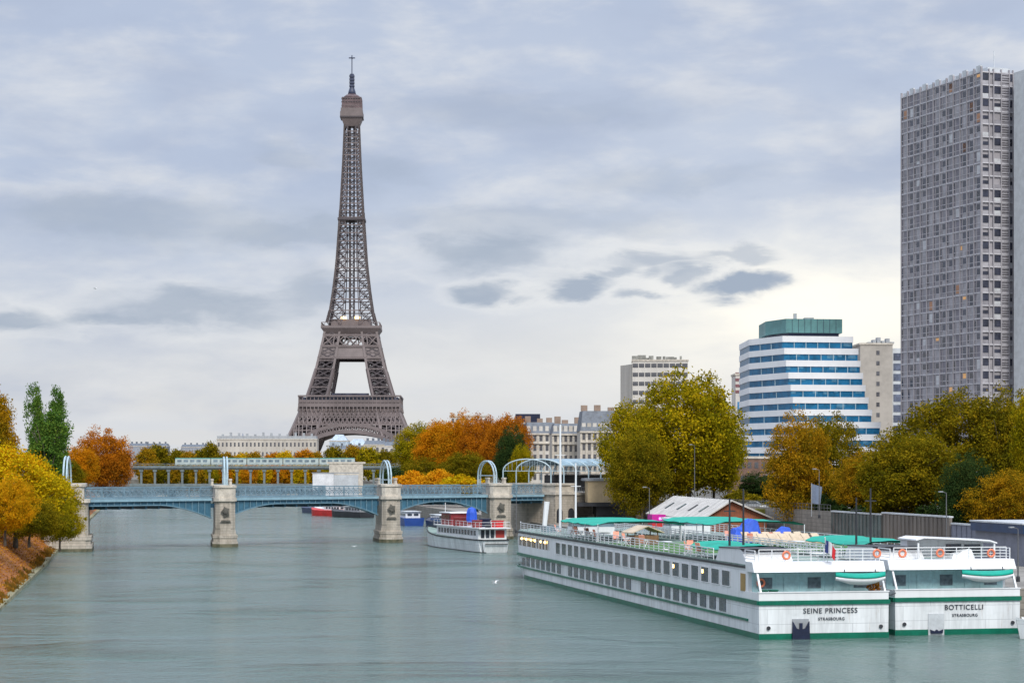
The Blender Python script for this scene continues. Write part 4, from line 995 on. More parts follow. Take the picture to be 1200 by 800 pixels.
def table_proto():
    o = empty('round_table'); MB().lathe([(.62, .72), (.66, .75), (.62, .78)], n=16).build('tabletop', M_white, o); MB().lathe([(.06, 0), (.05, .72)], n=8).build('pedestal', M_white, o); MB().lathe([(.36, 0), (.3, .06)], n=12).build('base', M_white, o); return o
tb0 = table_proto(); first = True
for S, x, y, lb in ((S1P, -4.2, 36.5, 'round white table on the turf of the nearer ship, closest to the low awning'), (S1P, -3.6, 65, 'round white table under the forward awning of the nearer ship'), (S1P, -4.3, 27.5, 'round white table beside the three salmon chairs on the nearer ship'),
                    (S2P, -3.6, 50, 'round white table among the salmon chairs of the farther ship'), (S1P, 1.6, 6, 'round white table behind the stern rail of the nearer ship'), (S2P, -3.4, 33, 'round white table in front of the loungers on the farther ship')):
    o = tb0 if first else copy_tree(tb0); first = False
    o.location = on(S, x, y, 6.35); o.scale = (1.3, 1.3, 1.1); tag(o, lb, 'table', 'round white deck tables')
# blue tarpaulin on the farther ship, two timber deck boxes, white covered box
def drape(loc, rz, w, l, h, m, name, label, cat, seed):
    rnd = random.Random(seed); n = 7; vs, fs = [], []
    for i in range(n + 1):
        for j in range(n + 1):
            u, v = i / n * 2 - 1, j / n * 2 - 1; e = max(abs(u), abs(v)); z = h * (1 - .15 * rnd.random()) * (1 if e < .8 else .05) + (h * .25 * math.sin(u * 3) if e < .8 else 0)
            vs.append((u * w / 2 * (1 if e < .9 else 1.08), v * l / 2 * (1 if e < .9 else 1.08), z))
    for i in range(n):
        for j in range(n): a = i * (n + 1) + j; fs.append((a, a + n + 1, a + n + 2, a + 1))
    b = MB(); b.add(vs, fs); b.face([(-w * .5, -l * .5, .02), (w * .5, -l * .5, .02), (w * .5, l * .5, .02), (-w * .5, l * .5, .02)])
    o = b.build(name, m, None, loc=loc, rz=rz); tag(o, label, cat); return o
drape(on(S2P, -3.6, 50.5, 6.36), HEAD, 3.4, 3.0, 2.3, M_blue, 'tarpaulin', 'tall bright blue tarpaulin over stacked things at the end of the long green awning', 'tarpaulin', 3)
drape(on(S2P, .4, 50.2, 6.36), HEAD, 2.6, 3.0, 1.5, M_blue, 'tarpaulin', 'lower bright blue tarpaulin to the right of the tall one on the farther ship', 'tarpaulin', 5)
drape(on(S2P, 2.2, 4.8, 6.36), HEAD, 2.4, 2.2, .9, M_white2, 'deck_cover', 'white cloth cover over gear behind the stern rail of the farther ship', 'cover', 7)
for (S, x, y, lb) in ((S1P, -2.6, 51, 'tan timber deck bar with a sloping roof on the nearer ship'), ):
    o = empty('deck_bar', on(S, x, y, 6.35), HEAD + .2, lb, 'bar'); b = MB(); b.box(-1.5, 1.5, -1, 1, 0, 1.0); b.build('counter', M_wood, o)
    b = MB(); b.extr([(-2.0, 1.35), (0, 2.1), (2.0, 1.35), (2.0, 1.25), (0, 1.98), (-2.0, 1.25)], (0, -1.4, 0), (1, 0, 0), (0, 0, 1), (0, 2.8, 0)); b.build('roof', M_tan, o)
    for sx in (-1.4, 1.4):
        for sy in (-.9, .9): MB().bar((sx, sy, 1.0), (sx, sy, 1.5), .09).build('post', M_wood, o)
# windscreen shelter of the farther ship's stern
o = empty('deck_shelter', on(S2P, 1.4, 4.2, 6.62), HEAD, 'white framed shelter with dark glass at the stern right of the farther ship', 'shelter')
b = MB(); b.extr([(-3.6, 0), (3.9, 0), (3.9, 1.25), (3.3, 1.45), (-3.0, 1.75), (-3.6, 1.6)], (0, 2.2, 0), (1, 0, 0), (0, 0, 1), (0, 1.6, 0)); b.build('wall', M_wallw, o)
b = MB(); b.extr([(-3.8, 1.62), (-3.0, 1.83), (3.4, 1.52), (4.1, 1.3), (4.1, 1.42), (3.4, 1.64), (-3.0, 1.95), (-3.8, 1.74)], (0, -.4, 0), (1, 0, 0), (0, 0, 1), (0, 4.4, 0)); b.build('roof', M_white, o)
for x0, x1, z1 in ((2.0, 3.6, 1.15), (.2, 1.7, 1.2)): MB().box(x0, x1, 2.12, 2.19, .25, z1).build('window', M_glass, o)
for x in (3.9, -3.5): MB().bar((x, -.2, -.3), (x, -.2, 1.4), .14).build('post', M_white, o)
o = tag(MB().rbox(0, 0, 0, .7, .1, .75).build('green_disc', M_teal, None, loc=on(S2P, 4.3, 1.15, 6.1), rz=HEAD), 'small green cloth hung over the white fascia of the farther ship', 'cloth') if False else None
# potted plant on the right aft deck of the nearer ship
o = empty('potted_plant', on(S1P, 4.9, .9, 3.14), HEAD, 'brown bushy potted plant on the aft deck of the nearer ship', 'plant')
MB().lathe([(.25, 0), (.35, .7), (.38, .75)], n=12).build('pot', M_dark, o); cm = crown_mesh('foliage', .5, .45, 77, 40, 14, .14, .16, zc=1.25); inst('foliage', cm, o, m=L_rust)
for x in (-5.2, -4.3): 
    o = tag(MB().box(-.3, .3, -.3, .3, 0, .62).box(-.36, .36, -.36, .36, .62, .72).build('green_locker', M_green, None, loc=on(S1P, x, 1.0, 3.52), rz=HEAD), ('left' if x < -5 else 'right') + ' of two small green lockers on the aft deck of the nearer ship', 'locker', 'green lockers')

# ================================================================== old white passenger boat by the bridge
def old_boat(loc, ang):
    o = empty('passenger_boat', loc, ang, 'old white passenger boat with a cluttered red top deck by the bridge', 'boat')
    L = 41.0
    def bm(y): return 3.1 * (1 - max(0, (y - 24) / 17.0) ** 2.2) * (1 - .35 * max(0, (3.5 - y) / 3.5) ** 2) + .05
    ys = [0, .6, 1.5, 3, 6, 10, 15, 20, 25, 29, 32, 35, 37.5, 39.5, 41]
    sh = lambda y: 2.2 + max(0, (y - 20) / 21) ** 2 * 1.3
    b = MB(); n = len(ys)
    for s in (-1, 1):
        for a, c in zip(ys, ys[1:]): b.face([(s * bm(a) * .85, a + .8 * (a < 1), -.4), (s * bm(c) * .85, c, -.4), (s * bm(c), c, sh(c)), (s * bm(a), a, sh(a))])
    b.face([(-bm(0) * .85, .8, -.4), (bm(0) * .85, .8, -.4), (bm(0), 0, sh(0)), (-bm(0), 0, sh(0))]); H = b.build('hull', M_hull, o)
    b = MB(); pl = [(bm(y), y) for y in ys] + [(-bm(y), y) for y in reversed(ys)]; b.add([(x, y, sh(y) - .05) for x, y in pl], [tuple(range(len(pl)))]); b.build('deck', M_deckg, o)
    b = MB()
    for s in (-1, 1):
        for a, c in zip(ys, ys[1:]): b.bar((s * (bm(a) + .03), a, sh(a)), (s * (bm(c) + .03), c, sh(c)), .14, .22); b.face([(s * (bm(a) * .87 + .03), a, -.4), (s * (bm(c) * .87 + .03), c, -.4), (s * (bm(c) * .88 + .03), c, .12), (s * (bm(a) * .88 + .03), a, .12)])
    b.bar((-bm(0), -.05, sh(0)), (bm(0), -.05, sh(0)), .14, .22); b.bar((-bm(0), -.05, 1.5), (bm(0), -.05, 1.5), .1, .15); b.build('rub_rail', M_dark, o)
    b = MB(); b.box(-2.6, 2.6, 2.2, 27, 2.2, 4.1); W = b.build('cabin', M_wallw, o)
    for i in range(13): 
        for s in (-1, 1): MB().rbox(s * 2.62, 4.2 + i * 1.75, 3.35, .05, 1.25, .85).build('window', M_glass, W)
    for x in (-1.8, -.9, 0): MB().rbox(x, 2.17, 3.2, .62, .06, 1.4).build('window', M_glass, W)
    MB().rbox(1.4, 2.17, 3.2, 1.6, .06, 1.3).build('poster', mat('red_poster', (.45, .05, .04), .6), W)
    b = MB(); b.box(-2.9, 2.9, .8, 28, 4.12, 4.3); b.build('roof', M_white, o)
    b = MB(); railing(b, [(-2.8, 28, 4.3), (-2.8, .9, 4.3), (2.8, .9, 4.3), (2.8, 28, 4.3)], .95, 2.2, 2, .028); b.build('railing', M_white, o)
    b = MB(); b.box(-2, 2, 20, 26, 4.31, 6.4); w = b.build('wheelhouse', mat('dark_red_paint', (.22, .02, .025), .45), o); b = MB(); b.box(-2.05, 2.05, 21, 25.6, 5.4, 6.1); b.build('window', M_glass, w); b = MB(); b.box(-2.3, 2.3, 19.6, 26.4, 6.42, 6.6); b.build('roof', M_white, w)
    b = MB(); b.tube([(0, 30, 2.5), (0, 30, 8.2)], [.1, .06], 6); b.build('mast', M_white, o)
    return o
OB = (-2.7, 358.5, 0); OBA = R(19); old_boat(OB, OBA)
def onb(x, y, z):
    c, s = math.cos(OBA), math.sin(OBA); return (OB[0] + x * c - y * s, OB[1] + x * s + y * c, z)
o = empty('parasol', onb(-1.0, 11, 4.32), 0, 'closed bright blue parasol standing on the old white boat', 'parasol'); MB().tube([(0, 0, 0), (0, 0, 3.4)], .06, 6).build('pole', M_white, o); MB().lathe([(.85, .7), (1.0, 1.2), (.95, 2.4), (.75, 3.1), (.1, 3.4)], n=7).build('canopy', M_blue, o)
M_maroon = mat('maroon_canvas', (.2, .03, .03), .7)
bx = [(-1.9, 5, 1.4, M_maroon, 'maroon'), (1.6, 4.2, 1.3, M_red, 'red'), (.2, 6.8, 1.6, M_navy, 'navy'), (1.4, 9, 1.2, M_white2, 'white'), (-1.8, 15, 1.7, M_maroon, 'maroon'), (1.8, 14, 1.1, M_orange, 'orange'), (-.5, 3.0, .7, M_dark, 'black'), (1.0, 18, 1.6, M_maroon, 'maroon')]
pos_ = ('at the left rear', 'at the right rear', 'in the middle of the rear', 'right of the blue parasol', 'left of the wheelhouse stairs', 'behind the parasol', 'nearest the stern rail', 'just before the wheelhouse')
for k, (x, y, s, m_, cn) in enumerate(bx):
    b = MB(); b.box(-s * .6, s * .6, -s * .5, s * .5, 0, s * .75); b.box(-s * .66, s * .66, -s * .56, s * .56, s * .75, s * .9)
    tag(b.build('deck_crate', m_, None, loc=onb(x, y, 4.32), rz=k * .7), cn + ' covered crate on the old white boat, ' + pos_[k], 'crate', 'crates on the old boat')
# small moored boats beyond the bridge
def barge(loc, ang, L, Wd, m_h, m_c, label, cab=.5, h=1.7):
    o = empty('moored_barge', loc, ang, label, 'boat', 'barges moored beyond the bridge')
    f = lambda y: Wd / 2 * (1 - max(0, (y - L * .72) / (L * .28)) ** 2) + .05
    ys = [0, L * .1, L * .4, L * .72, L * .82, L * .9, L * .96, L]; sh = lambda y: h + max(0, y / L - .6) ** 2 * 5
    b = MB()
    for s in (-1, 1):
        for a, c in zip(ys, ys[1:]): b.face([(s * f(a) * .86, a, -.3), (s * f(c) * .86, c, -.3), (s * f(c), c, sh(c)), (s * f(a), a, sh(a))])
    b.face([(-f(0) * .86, 0, -.3), (f(0) * .86, 0, -.3), (f(0), 0, h), (-f(0), 0, h)]); pl = [(f(y), y, sh(y) - .1) for y in ys] + [(-f(y), y, sh(y) - .1) for y in reversed(ys)]; b.face(pl); b.build('hull', m_h, o)
    b = MB(); b.box(-Wd * .36, Wd * .36, L * .06, L * cab, h - .1, h + 1.5); c = b.build('cabin', m_c, o); b = MB(); b.box(-Wd * .4, Wd * .4, L * .04, L * (cab + .02), h + 1.5, h + 1.65); b.build('roof', M_lgrey, c)
    for k in range(5):
        for s in (-1, 1): MB().rbox(s * Wd * .363, L * .1 + k * L * (cab - .1) / 5, h + .8, .05, L * .05, .6).build('window', M_glass, c)
    for k in range(2): MB().rbox((-.5 + k) * Wd * .32, L * .058, h + .8, Wd * .22, .05, .6).build('window', M_glass, c)
    return o
barge((-24.6, 520, 0), R(14), 26, 5.2, M_blue if False else mat('barge_blue', (.015, .06, .27), .4, var=.15), M_wallw, 'blue barge with a white cabin moored beyond the second bridge pier', .35, 2.0)
barge((-49.5, 618, 0), R(40), 18, 5, M_red, M_wallw, 'red barge with a pale cabin seen under the middle bridge span')
barge((-53.5, 640, 0), R(25), 20, 5, M_white2, M_wallw, 'white barge to the left of the red one under the middle bridge span')
barge((-60.5, 655, 0), R(20), 20, 5, mat('barge_slate', (.04, .06, .13), .5), mat('pale_blue_cabin', (.35, .45, .55), .5), 'slate blue barge, the leftmost under the middle bridge span')
barge((-42.0, 600, 0), R(35), 20, 5, M_dark, M_grey, 'dark barge with a grey cabin right of the red one under the bridge')
barge((-15.5, 500, 0), R(12), 24, 5, M_navy, M_glassl, 'navy barge with a blue grey cabin behind the bow of the old white boat', .6, 1.5)
# small boat at the right edge
o = empty('motor_boat', (43.8, 180.0, 0), R(-80), 'small white motor boat with a round radar dome cut off at the right edge', 'boat')
b = MB(); ys = [0, .8, 2, 4, 9]; f = lambda y: 1.5 * min(1, (y / 4)) ** .6 + .04
for s in (-1, 1):
    for a, c in zip(ys, ys[1:]): b.face([(s * f(a) * .7, a + .5, -.3), (s * f(c) * .75, c + .3, -.3), (s * f(c), c, 1.7 - .05 * c), (s * f(a), a, 1.9 - .05 * a)])
b.face([(f(y), y, 1.65 - .04 * y) for y in ys] + [(-f(y), y, 1.65 - .04 * y) for y in reversed(ys)]); b.build('hull', M_hull, o)
b = MB(); b.prism([(-1.1, 2.6), (1.1, 2.6), (1.2, 8.5), (-1.2, 8.5)], 1.5, 3.6, top=[(-.9, 3.4), (.9, 3.4), (1.1, 8.3), (-1.1, 8.3)]); b.build('cabin', M_wallw, o)
b = MB(); b.lathe([(.5, 3.6), (.75, 3.9), (.78, 4.4), (.6, 4.9), (.2, 5.15)], (0, 1.6 + 2, 0), 14); b.build('radar_dome', M_white, o, smooth=True)
o.rotation_euler = (0, 0, R(-82))
# ================================================================== buildings on the right bank
M_band = mat('white_cladding', (0.80, 0.81, 0.82), 0.5, var=0.04, vscale=.1)
M_bglass = mat('blue_band_glass', (0.012, 0.13, 0.26), 0.3, var=.25, vscale=.3, spec=.35); M_blind = mat('pale_blind', (.06, .20, .32), .6, var=.2); M_tealbox = mat('teal_cladding', (0.085, 0.21, 0.21), 0.5, var=.12, vscale=.15)
bb = empty('stepped_office_block', (78, 555, 7), 0, 'white and blue striped stepped office block with a teal box on its roof', 'building')
def rel(b, o): L = o.location; b.v = [(x - L.x, y - L.y, z - L.z) for x, y, z in b.v]; return b
rp = [1000, 1006, 1008.5, 1011.5, 1014.5, 1018, 1022, 1032, 1040, 1046, 1050, 1052, 1054]; cp = [917, 919, 921, 924, 926.5, 929, 931.5, 934, 937, 939, 941, 943, 945]; lp = [877.5] * 8 + [873, 866, 864, 864, 864]
H0, FH = 49.3, 3.25
for k in range(13):
    yc = 545 - 1.0 * k
    def pl(ins): return [(at(lp[k], 0, 561).x + ins, 561), (at(cp[k], 0, yc).x, yc + ins * 1.4), (at(rp[k], 0, yc + 3).x - ins, yc + 3 + ins), (at(rp[k], 0, yc + 3).x - ins, 585), (at(lp[k], 0, 561).x + ins, 585)]
    zt = H0 - k * FH
    rel(MB().prism(pl(0), zt - 1.6, zt), bb).build('white_band', M_band, bb)
    g_ = rel(MB().prism(pl(.2), zt - FH + .01, zt - 1.61), bb).build('window_band', M_bglass, bb)
    P = pl(.15)
    for (p, q_, n) in ((P[0], P[1], 3), (P[1], P[2], 6)):
        for i in range(1, n): t = i / n; x, y = p[0] + (q_[0] - p[0]) * t, p[1] + (q_[1] - p[1]) * t; rel(MB().box(x - .09, x + .09, y - .12, y + .12, zt - FH + .05, zt - 1.65), bb).build('mullion', mat('mullion_grey', (.35, .45, .5), .4), g_)
rb = random.Random(4)
for ch in [c for c in bb.children if c.name.startswith('window_band')]:
    k = round((H0 - 7 - max(v.co.z for v in ch.data.vertices) - 1.61) / FH); zt = H0 - k * FH
    def pl2(ins): yc = 545 - 1.0 * k; return [(at(cp[k], 0, yc).x, yc + ins * 1.4), (at(rp[k], 0, yc + 3).x - ins, yc + 3 + ins)]
    a_, c_ = pl2(.14)
    for j in range(7):
        if rb.random() < .5: continue
        t0 = (j + .08) / 7; t1 = (j + .08 + rb.uniform(.3, .84)) / 7; d0 = rb.uniform(.35, 1.2)
        b = MB(); q0 = (a_[0] + (c_[0] - a_[0]) * t0, a_[1] + (c_[1] - a_[1]) * t0); q1 = (a_[0] + (c_[0] - a_[0]) * t1, a_[1] + (c_[1] - a_[1]) * t1)
        b.prism([q0, q1, (q1[0], q1[1] + .1), (q0[0], q0[1] + .1)], zt - 1.62 - d0, zt - 1.62); rel(b, bb).build('blind', M_blind, ch)
P = [(at(897, 0, 560).x, 560), (at(921, 0, 549).x, 549), (at(987, 0, 551).x, 551), (at(987, 0, 551).x, 575), (at(897, 0, 560).x, 575)]
rel(MB().prism(P, 50.4, 54.1), bb).build('roof_box', M_tealbox, bb)
for i in range(1, 9): t = i / 9; xx = P[1][0] + (P[2][0] - P[1][0]) * t; yy = P[1][1] + (P[2][1] - P[1][1]) * t; rel(MB().box(xx - .05, xx + .05, yy - .05, yy, 50.4, 54.1), bb).build('panel_joint', M_navy, bb)
P2 = [(x + (.8 if x < 75 else -.8), y + .8) for x, y in P]; rel(MB().prism(P2, 49.3, 50.38), bb).build('roof_recess', M_navy, bb)
b = MB(); x = at(932, 0, 556).x; b.box(x - .4, x + .4, 556, 557, 54.1, 56.0); b.box(x + 2.5, x + 5, 556, 559, 54.1, 54.9); rel(b, bb).build('chimney', M_grey, bb)

# tall housing tower
tw = empty('housing_tower', (110.7, 488, 7), math.atan2(12.1, 35), 'very tall grey gridded housing tower with a few lit windows at the right edge', 'tower')
# local frame: +Y runs along the left face away from the camera, +X along the right face
HT, LF, RF = 101.0, 37.2, 34.0; NFL, NB = 33, 12
M_tw = mat('tower_concrete', (0.34, 0.325, 0.345), 0.75, var=0.12, vscale=.15); M_twl = mat('tower_pale_edge', (0.52, 0.51, 0.54), 0.7, var=.1)
M_pan = [mat('tower_panel_a', (0.27, 0.26, 0.285), .6, var=.15), mat('tower_panel_b', (0.36, 0.35, 0.375), .6, var=.15), mat('tower_panel_c', (0.20, 0.19, 0.22), .6, var=.15), mat('tower_blind', (0.52, 0.53, 0.55), .6), M_litwin, mat('tower_orange_blind', (.42, .22, .13), .6)]
MB().box(.3, RF, .3, LF, 0, HT).build('body', M_tw, tw)
fh = HT / NFL
b = MB()
for f in range(NFL + 1): b.box(-.1, .3, 0, LF, f * fh - .16, f * fh + .16); b.box(.3, RF, -.1, .3, f * fh - .16, f * fh + .16)
for f in range(NFL): b.box(-.06, .3, 0, LF, f * fh + 1.1, f * fh + 1.22)
b.build('floor_edge', M_twl, tw)
b = MB(); bay = LF / NB
for i in range(NB + 1): b.box(-.22, .3, i * bay - .14, i * bay + .14, 0, HT + 1.2)
for i in range(NB): b.box(-.12, .3, i * bay + bay * .62, i * bay + bay * .62 + .12, 0, HT)
for x in (0.1, 2.1, 3.3, 5.4, 7.6, 8.6, 12, 14, 17, 20, 23, 26, 29, 32): b.box(x - .13, x + .13, -.2, .3, 0, HT + .8)
b.build('mullion', M_tw, tw)
b = MB(); rnd = random.Random(11); wins = []
for f in range(NFL):
    z0 = f * fh + .2; z1 = (f + 1) * fh - .2
    for i in range(NB):
        y0 = i * bay; r = rnd.random(); c = rnd.choice((0, 0, 1, 1, 2)); sp = y0 + bay * .62
        b.box(0, .3, y0 + .16, sp - .03, z0, z1, c); b.box(.05, .3, sp + .15, y0 + bay - .16, z0, z1, rnd.choice((0, 1, 2, 2)))
        if rnd.random() < .62 and i % 4 != 3: wins.append((-.03, y0 + .2, sp - .1, z0 + (0.1 if rnd.random() < .4 else 1.05), z1 - .25, 0))
        elif rnd.random() < .3: wins.append((-.03, sp + .2, y0 + bay - .25, z0 + .5, z1 - .3, 0))
        if rnd.random() < .045: b.box(-.05, .3, y0 + .2, sp - .1, z0 + .3, z1 - .3, rnd.choice((3, 3, 3, 3, 5)))
    for x0, x1, kind in ((.35, 1.9, 1), (3.5, 5.2, 2), (7.75, 8.4, 1), (12.2, 13.8, 2), (17.2, 19.8, 2), (23.2, 25.8, 1), (29.2, 31.8, 2)):
        b.box(x0 - .1, x1 + .1, 0.02, .3, z0, z0 + .9, rnd.choice((1, 1, 3, 0)))
        if rnd.random() < .88: wins.append((x0, x1, None, z0 + .95, z1 - (.1 if rnd.random() < .7 else .9), 1))
    for j in range(5): b.box(5.5, 7.5, -.06, .3, z0 + j * .58, z0 + j * .58 + .38, 1 if j % 2 else 0)
b.build('facade_panel', M_pan, tw)
M_twg = glass_mat('tower_window_glass', (0.035, 0.038, 0.06))
def wbox(w):
    b = MB()
    if w[5] == 0: b.box(w[0] - .02, .3, w[1], w[2], w[3], w[4])
    else: b.box(w[0], w[1], -.04, .3, w[3], w[4])
    return b
wins.sort(key=lambda w: (w[5] == 0, -w[3] * 0 + rnd.random()))
for i, w in enumerate(wins[:100]):
    wbox(w if i not in (3, 17, 31, 58, 77) else (w[0], w[1] if w[5] == 0 else w[0] + .7, w[2], (w[3] + w[4]) / 2, w[4], w[5])).build('window', M_litwin if i in (3, 17, 31, 58, 77) else M_twg, tw)
b = MB()
for w in wins[100:]:
    lit_ = rnd.random() < .02
    t = wbox(w if not lit_ else (w[0], w[1], w[2], (w[3] + w[4]) / 2, w[4], w[5])); b.add(t.v, t.f, 1 if lit_ else (2 if rnd.random() < .05 else 0))
tag(b.build('window', [M_twg, M_litwin, M_pan[3]], tw), kind='stuff')
b = MB()
for i in range(NB): MB().box(.0, .5, i * bay + .4, i * bay + bay - .9, HT, HT + (.9 if i % 2 else 1.6)).build('parapet', M_lgrey, tw)
b.box(3, 9, 2, 12, HT, HT + 1.6); b.bar((6, 4, HT + 1.6), (6, 4, HT + 6), .15); b.build('roof_plant', M_lgrey, tw)
# neighbour with green glass
gt = empty('green_glass_tower', (120.3, 481, 7), math.atan2(12.1, 35), 'pale tower strip with green glass cut off by the right edge of the picture', 'tower')
MB().box(0, 30, 0, 6.5, 0, 100.5).build('body', mat('pale_concrete', (.58, .60, .61), .6, var=.08), gt)
b = MB(); 
for f in range(33): b.box(1.4, 30, -.12, 0, f * 3.06 + .4, f * 3.06 + (2.5 if f % 3 else 2.9))
b.build('window_band', glass_mat('green_glass', (.10, .26, .20), .12), gt)

def block(name, x0, x1, Y, depth, z0, z1, m, label, floors=0, cols=0, ww=.5, wh=.5, mw=None, rz=0.0, zoff=.3, top=True, skip=()):
    """plain block with every window its own part on the camera side"""
    w = x1 - x0; o = empty(name, (x0, Y, z0), rz, label, 'building'); h = z1 - z0
    MB().box(0, w, 0, depth, 0, h).build('wall', m, o)
    if top: MB().box(-.25, w + .25, -.25, depth + .25, h + .01, h + .6).build('cornice', M_stonep, o)
    if floors:
        fh, cw = h / floors, w / cols; me = MB().box(-cw * ww / 2, cw * ww / 2, -.06, .2, 0, fh * wh).mesh('window', mw or M_glass)
        tot = 0
        for f in range(floors - 1, -1, -1):
            for c in range(cols):
                if (f, c) in skip or tot >= 100: continue
                tot += 1; inst('window', me, o, (cw * (c + .5), 0, f * fh + fh * zoff))
    return o
M_cream = mat('cream_stone', (0.50, 0.46, 0.40), .85, var=.12, vscale=.12, streak=True); M_cream2 = mat('pale_cream_render', (0.60, 0.57, 0.52), .85, var=.1, vscale=.12, streak=True)
M_slate = mat('slate_roof', (0.13, 0.15, 0.18), .6, var=.2); M_shade = glass_mat('house_window', (.10, .10, .11), .3)
# modern white block
X = lambda px, Y: (px - 600) / F * Y
o = block('white_apartment_block', X(741, 750), X(806, 750), 750, 14, 7, 53.0, M_cream2, 'white flat-roofed apartment block rising behind the largest yellow-green tree', 14, 9, .86, .45, M_shade, R(-3), .3)
b = MB(); b.add([(-.05, 0, 0), (-.05, 14, 0), (-4.2, 13, 0), (-4.2, 13, 45.2), (-.05, 14, 45.2), (-.05, 0, 45.2)], [(0, 5, 4, 1), (1, 4, 3, 2)]); b.add([(-.1, -.1, 0), (-4.3, 13, 0), (-4.3, 13, 45), (-.1, -.1, 45)], [(0, 1, 2, 3)]); b.face([(-.1, -.1, 45), (-4.3, 13, 45), (-.05, 14, 45.05)]); b.build('side_wall', M_cream, o)
b = MB(); rnd = random.Random(5)
for k in range(9): x = .6 + k * 2.1; h = rnd.uniform(1, 2.3); MB().box(x - rnd.uniform(0, 1), x + rnd.uniform(.6, 2.4), 2 + k % 3, 5, 46.6, 46.6 + h * .8).build('roof_plant', mat('roof_plant_grey', (.22, .22, .20), .8, var=.3), o)
# narrow block with red top
o = block('narrow_tower_block', X(862, 660), X(880, 660), 660, 12, 7, 44, M_cream2, 'narrow pale block with dark red top bands just left of the striped office block', 0)
for k in range(4): MB().box(-.1, 4.9, -.12, 0, 37 - k * 1.9, 37 + .9 - k * 1.9).build('red_band', mat('dark_red_band', (.20, .08, .09), .6), o)
MB().box(.6, 4.0, -.14, 0, 25.5, 28.5).build('blue_panel', mat('blue_panel', (.05, .22, .42), .4), o)
for k in range(8): MB().box(2.2, 4.6, -.1, 0, 3 + k * 2.7, 4.6 + k * 2.7).build('window', M_shade, o)
# beige slab
o = block('beige_slab_block', X(1008, 640), X(1046, 640), 640, 16, 7, 52.5, mat('beige_concrete', (.42, .385, .34), .85, var=.1, vscale=.1), 'plain beige slab block between the striped block and the grey tower', 0)
for k in range(13): MB().box(5.0, 6.0, -.08, .1, 4 + k * 3.2, 5.3 + k * 3.2).build('window', M_shade, o)
b = MB(); b.box(10.05, 20, 1.2, 16, 0, 44.5); b.build('recessed_wing', M_lgrey, o)
for k in range(13): MB().box(10.5, 16, 1.1, 1.2, 2.4 + k * 3.2, 4.6 + k * 3.2).build('window_band', glass_mat('slate_blue_glass', (.12, .14, .2), .15), o)
for k in range(6): MB().box(3 + k * 1.4, 4.1 + k * 1.4, 3, 6, 46.1, 46.6 + (k * 37 % 5) * .35).build('roof_plant', M_grey, o)
# stone apartment houses along the quay street
def haussmann(x0, x1, Y, ze, zr, label, m, nf, nc, seed, rz=0.0):
    w = x1 - x0; o = empty('stone_apartment_house', (x0, Y, 7), rz, label, 'building'); h = ze - 7; rnd = random.Random(seed)
    MB().box(0, w, 0, 14, 0, h).build('wall', m, o)
    MB().box(-.4, w + .4, -.55, 0, h - .5, h).build('cornice', M_stonep, o); MB().box(-.2, w + .2, -.3, 0, h * .32, h * .32 + .3).build('string_course', M_stonep, o); MB().box(-.1, w + .1, -.6, 0, h - h / nf - .3, h - h / nf).build('balcony', M_stonep, o)
    b = MB(); 
    for c in range(nc + 1): x = w * c / nc; b.box(x - .28, x + .28, -.22, 0, h * .34, h - .55)
    b.build('pilaster', M_stonep, o)
    fh, cw = h / nf, w / nc; me = MB().box(-cw * .24, cw * .24, -.04, .2, 0, fh * .62).mesh('window', M_shade)
    for f in range(nf):
        for c in range(nc): inst('window', me, o, (cw * (c + .5), 0, f * fh + fh * .18))
    H = zr - ze; rf = MB().prism([(-.2, -.1), (w + .2, -.1), (w + .2, 14), (-.2, 14)], h + .01, h + H, top=[(.6, 1.8), (w - .6, 1.8), (w - .6, 12.5), (.6, 12.5)]).build('mansard_roof', M_slate, o)
    for c in range(0, nc): b = MB(); x = cw * (c + .5); b.box(x - .55, x + .55, .3, 2.2, h + .3, h + .3 + min(2.0, H * .7)); b.build('dormer', m if c % 2 else M_cream2, rf)
    for c in range(3): x = w * (c + .25 + .3 * rnd.random()) / 3; MB().box(x - .9, x + .9, 3, 4.4, h + H, h + H + rnd.uniform(1, 2.2)).build('chimney', mat('chimney_pot', (.30, .22, .17), .9), rf)
    return o
haussmann(X(616, 660), X(652, 660), 660, 25.5, 29, 'pale stone house with slate roof, leftmost of the houses behind the hoop canopy', M_cream2, 6, 5, 1, R(4))
haussmann(X(648, 610), X(684, 610), 610, 24.6, 27.6, 'cream stone house with tall pilasters, middle of the houses behind the hoop canopy', M_cream, 6, 6, 2, R(3))
haussmann(X(681, 590), X(726, 590), 590, 25.0, 30.8, 'cream stone house with a high grey roof, partly behind the largest yellow-green tree', M_cream, 6, 7, 3, R(3))
o = block('grey_apartment_house', X(604, 760), X(633, 760), 760, 14, 7, 30.5, M_cream2, 'distant pale house with a dark top storey just right of the rust-orange tree', 7, 5, .5, .5, M_shade); MB().box(0, 9.1, .5, 13, 24.1, 27.2).build('top_storey', M_navy, o)
o = block('pale_apartment_house', X(528, 900), X(572, 900), 900, 14, 7, 36.5, M_cream2, 'distant pale flat roof peeping over the orange trees right of the tall tower', 8, 8, .5, .5, M_shade)
block('stone_apartment_row', X(700, 820), X(730, 820), 820, 14, 7, 30, M_cream2, 'distant cream block between the stone houses and the largest yellow-green tree', 7, 6, .5, .5, M_shade)
# brown podium and low buildings behind the right hand trees
o = block('brown_brick_building', X(858, 500), X(915, 500), 500, 12, 7, 16.8, mat('brown_brick', (.20, .12, .09), .9, var=.2), 'low reddish brown brick building under the left end of the striped office block', 3, 7, .55, .45, M_shade)
o = block('concrete_podium', X(905, 462), 190, 462, 10, 7, 12.5, mat('podium_concrete', (.28, .26, .24), .85, var=.15, streak=True), 'long low concrete podium behind the street trees on the right', 2, 40, .6, .45, M_shade)
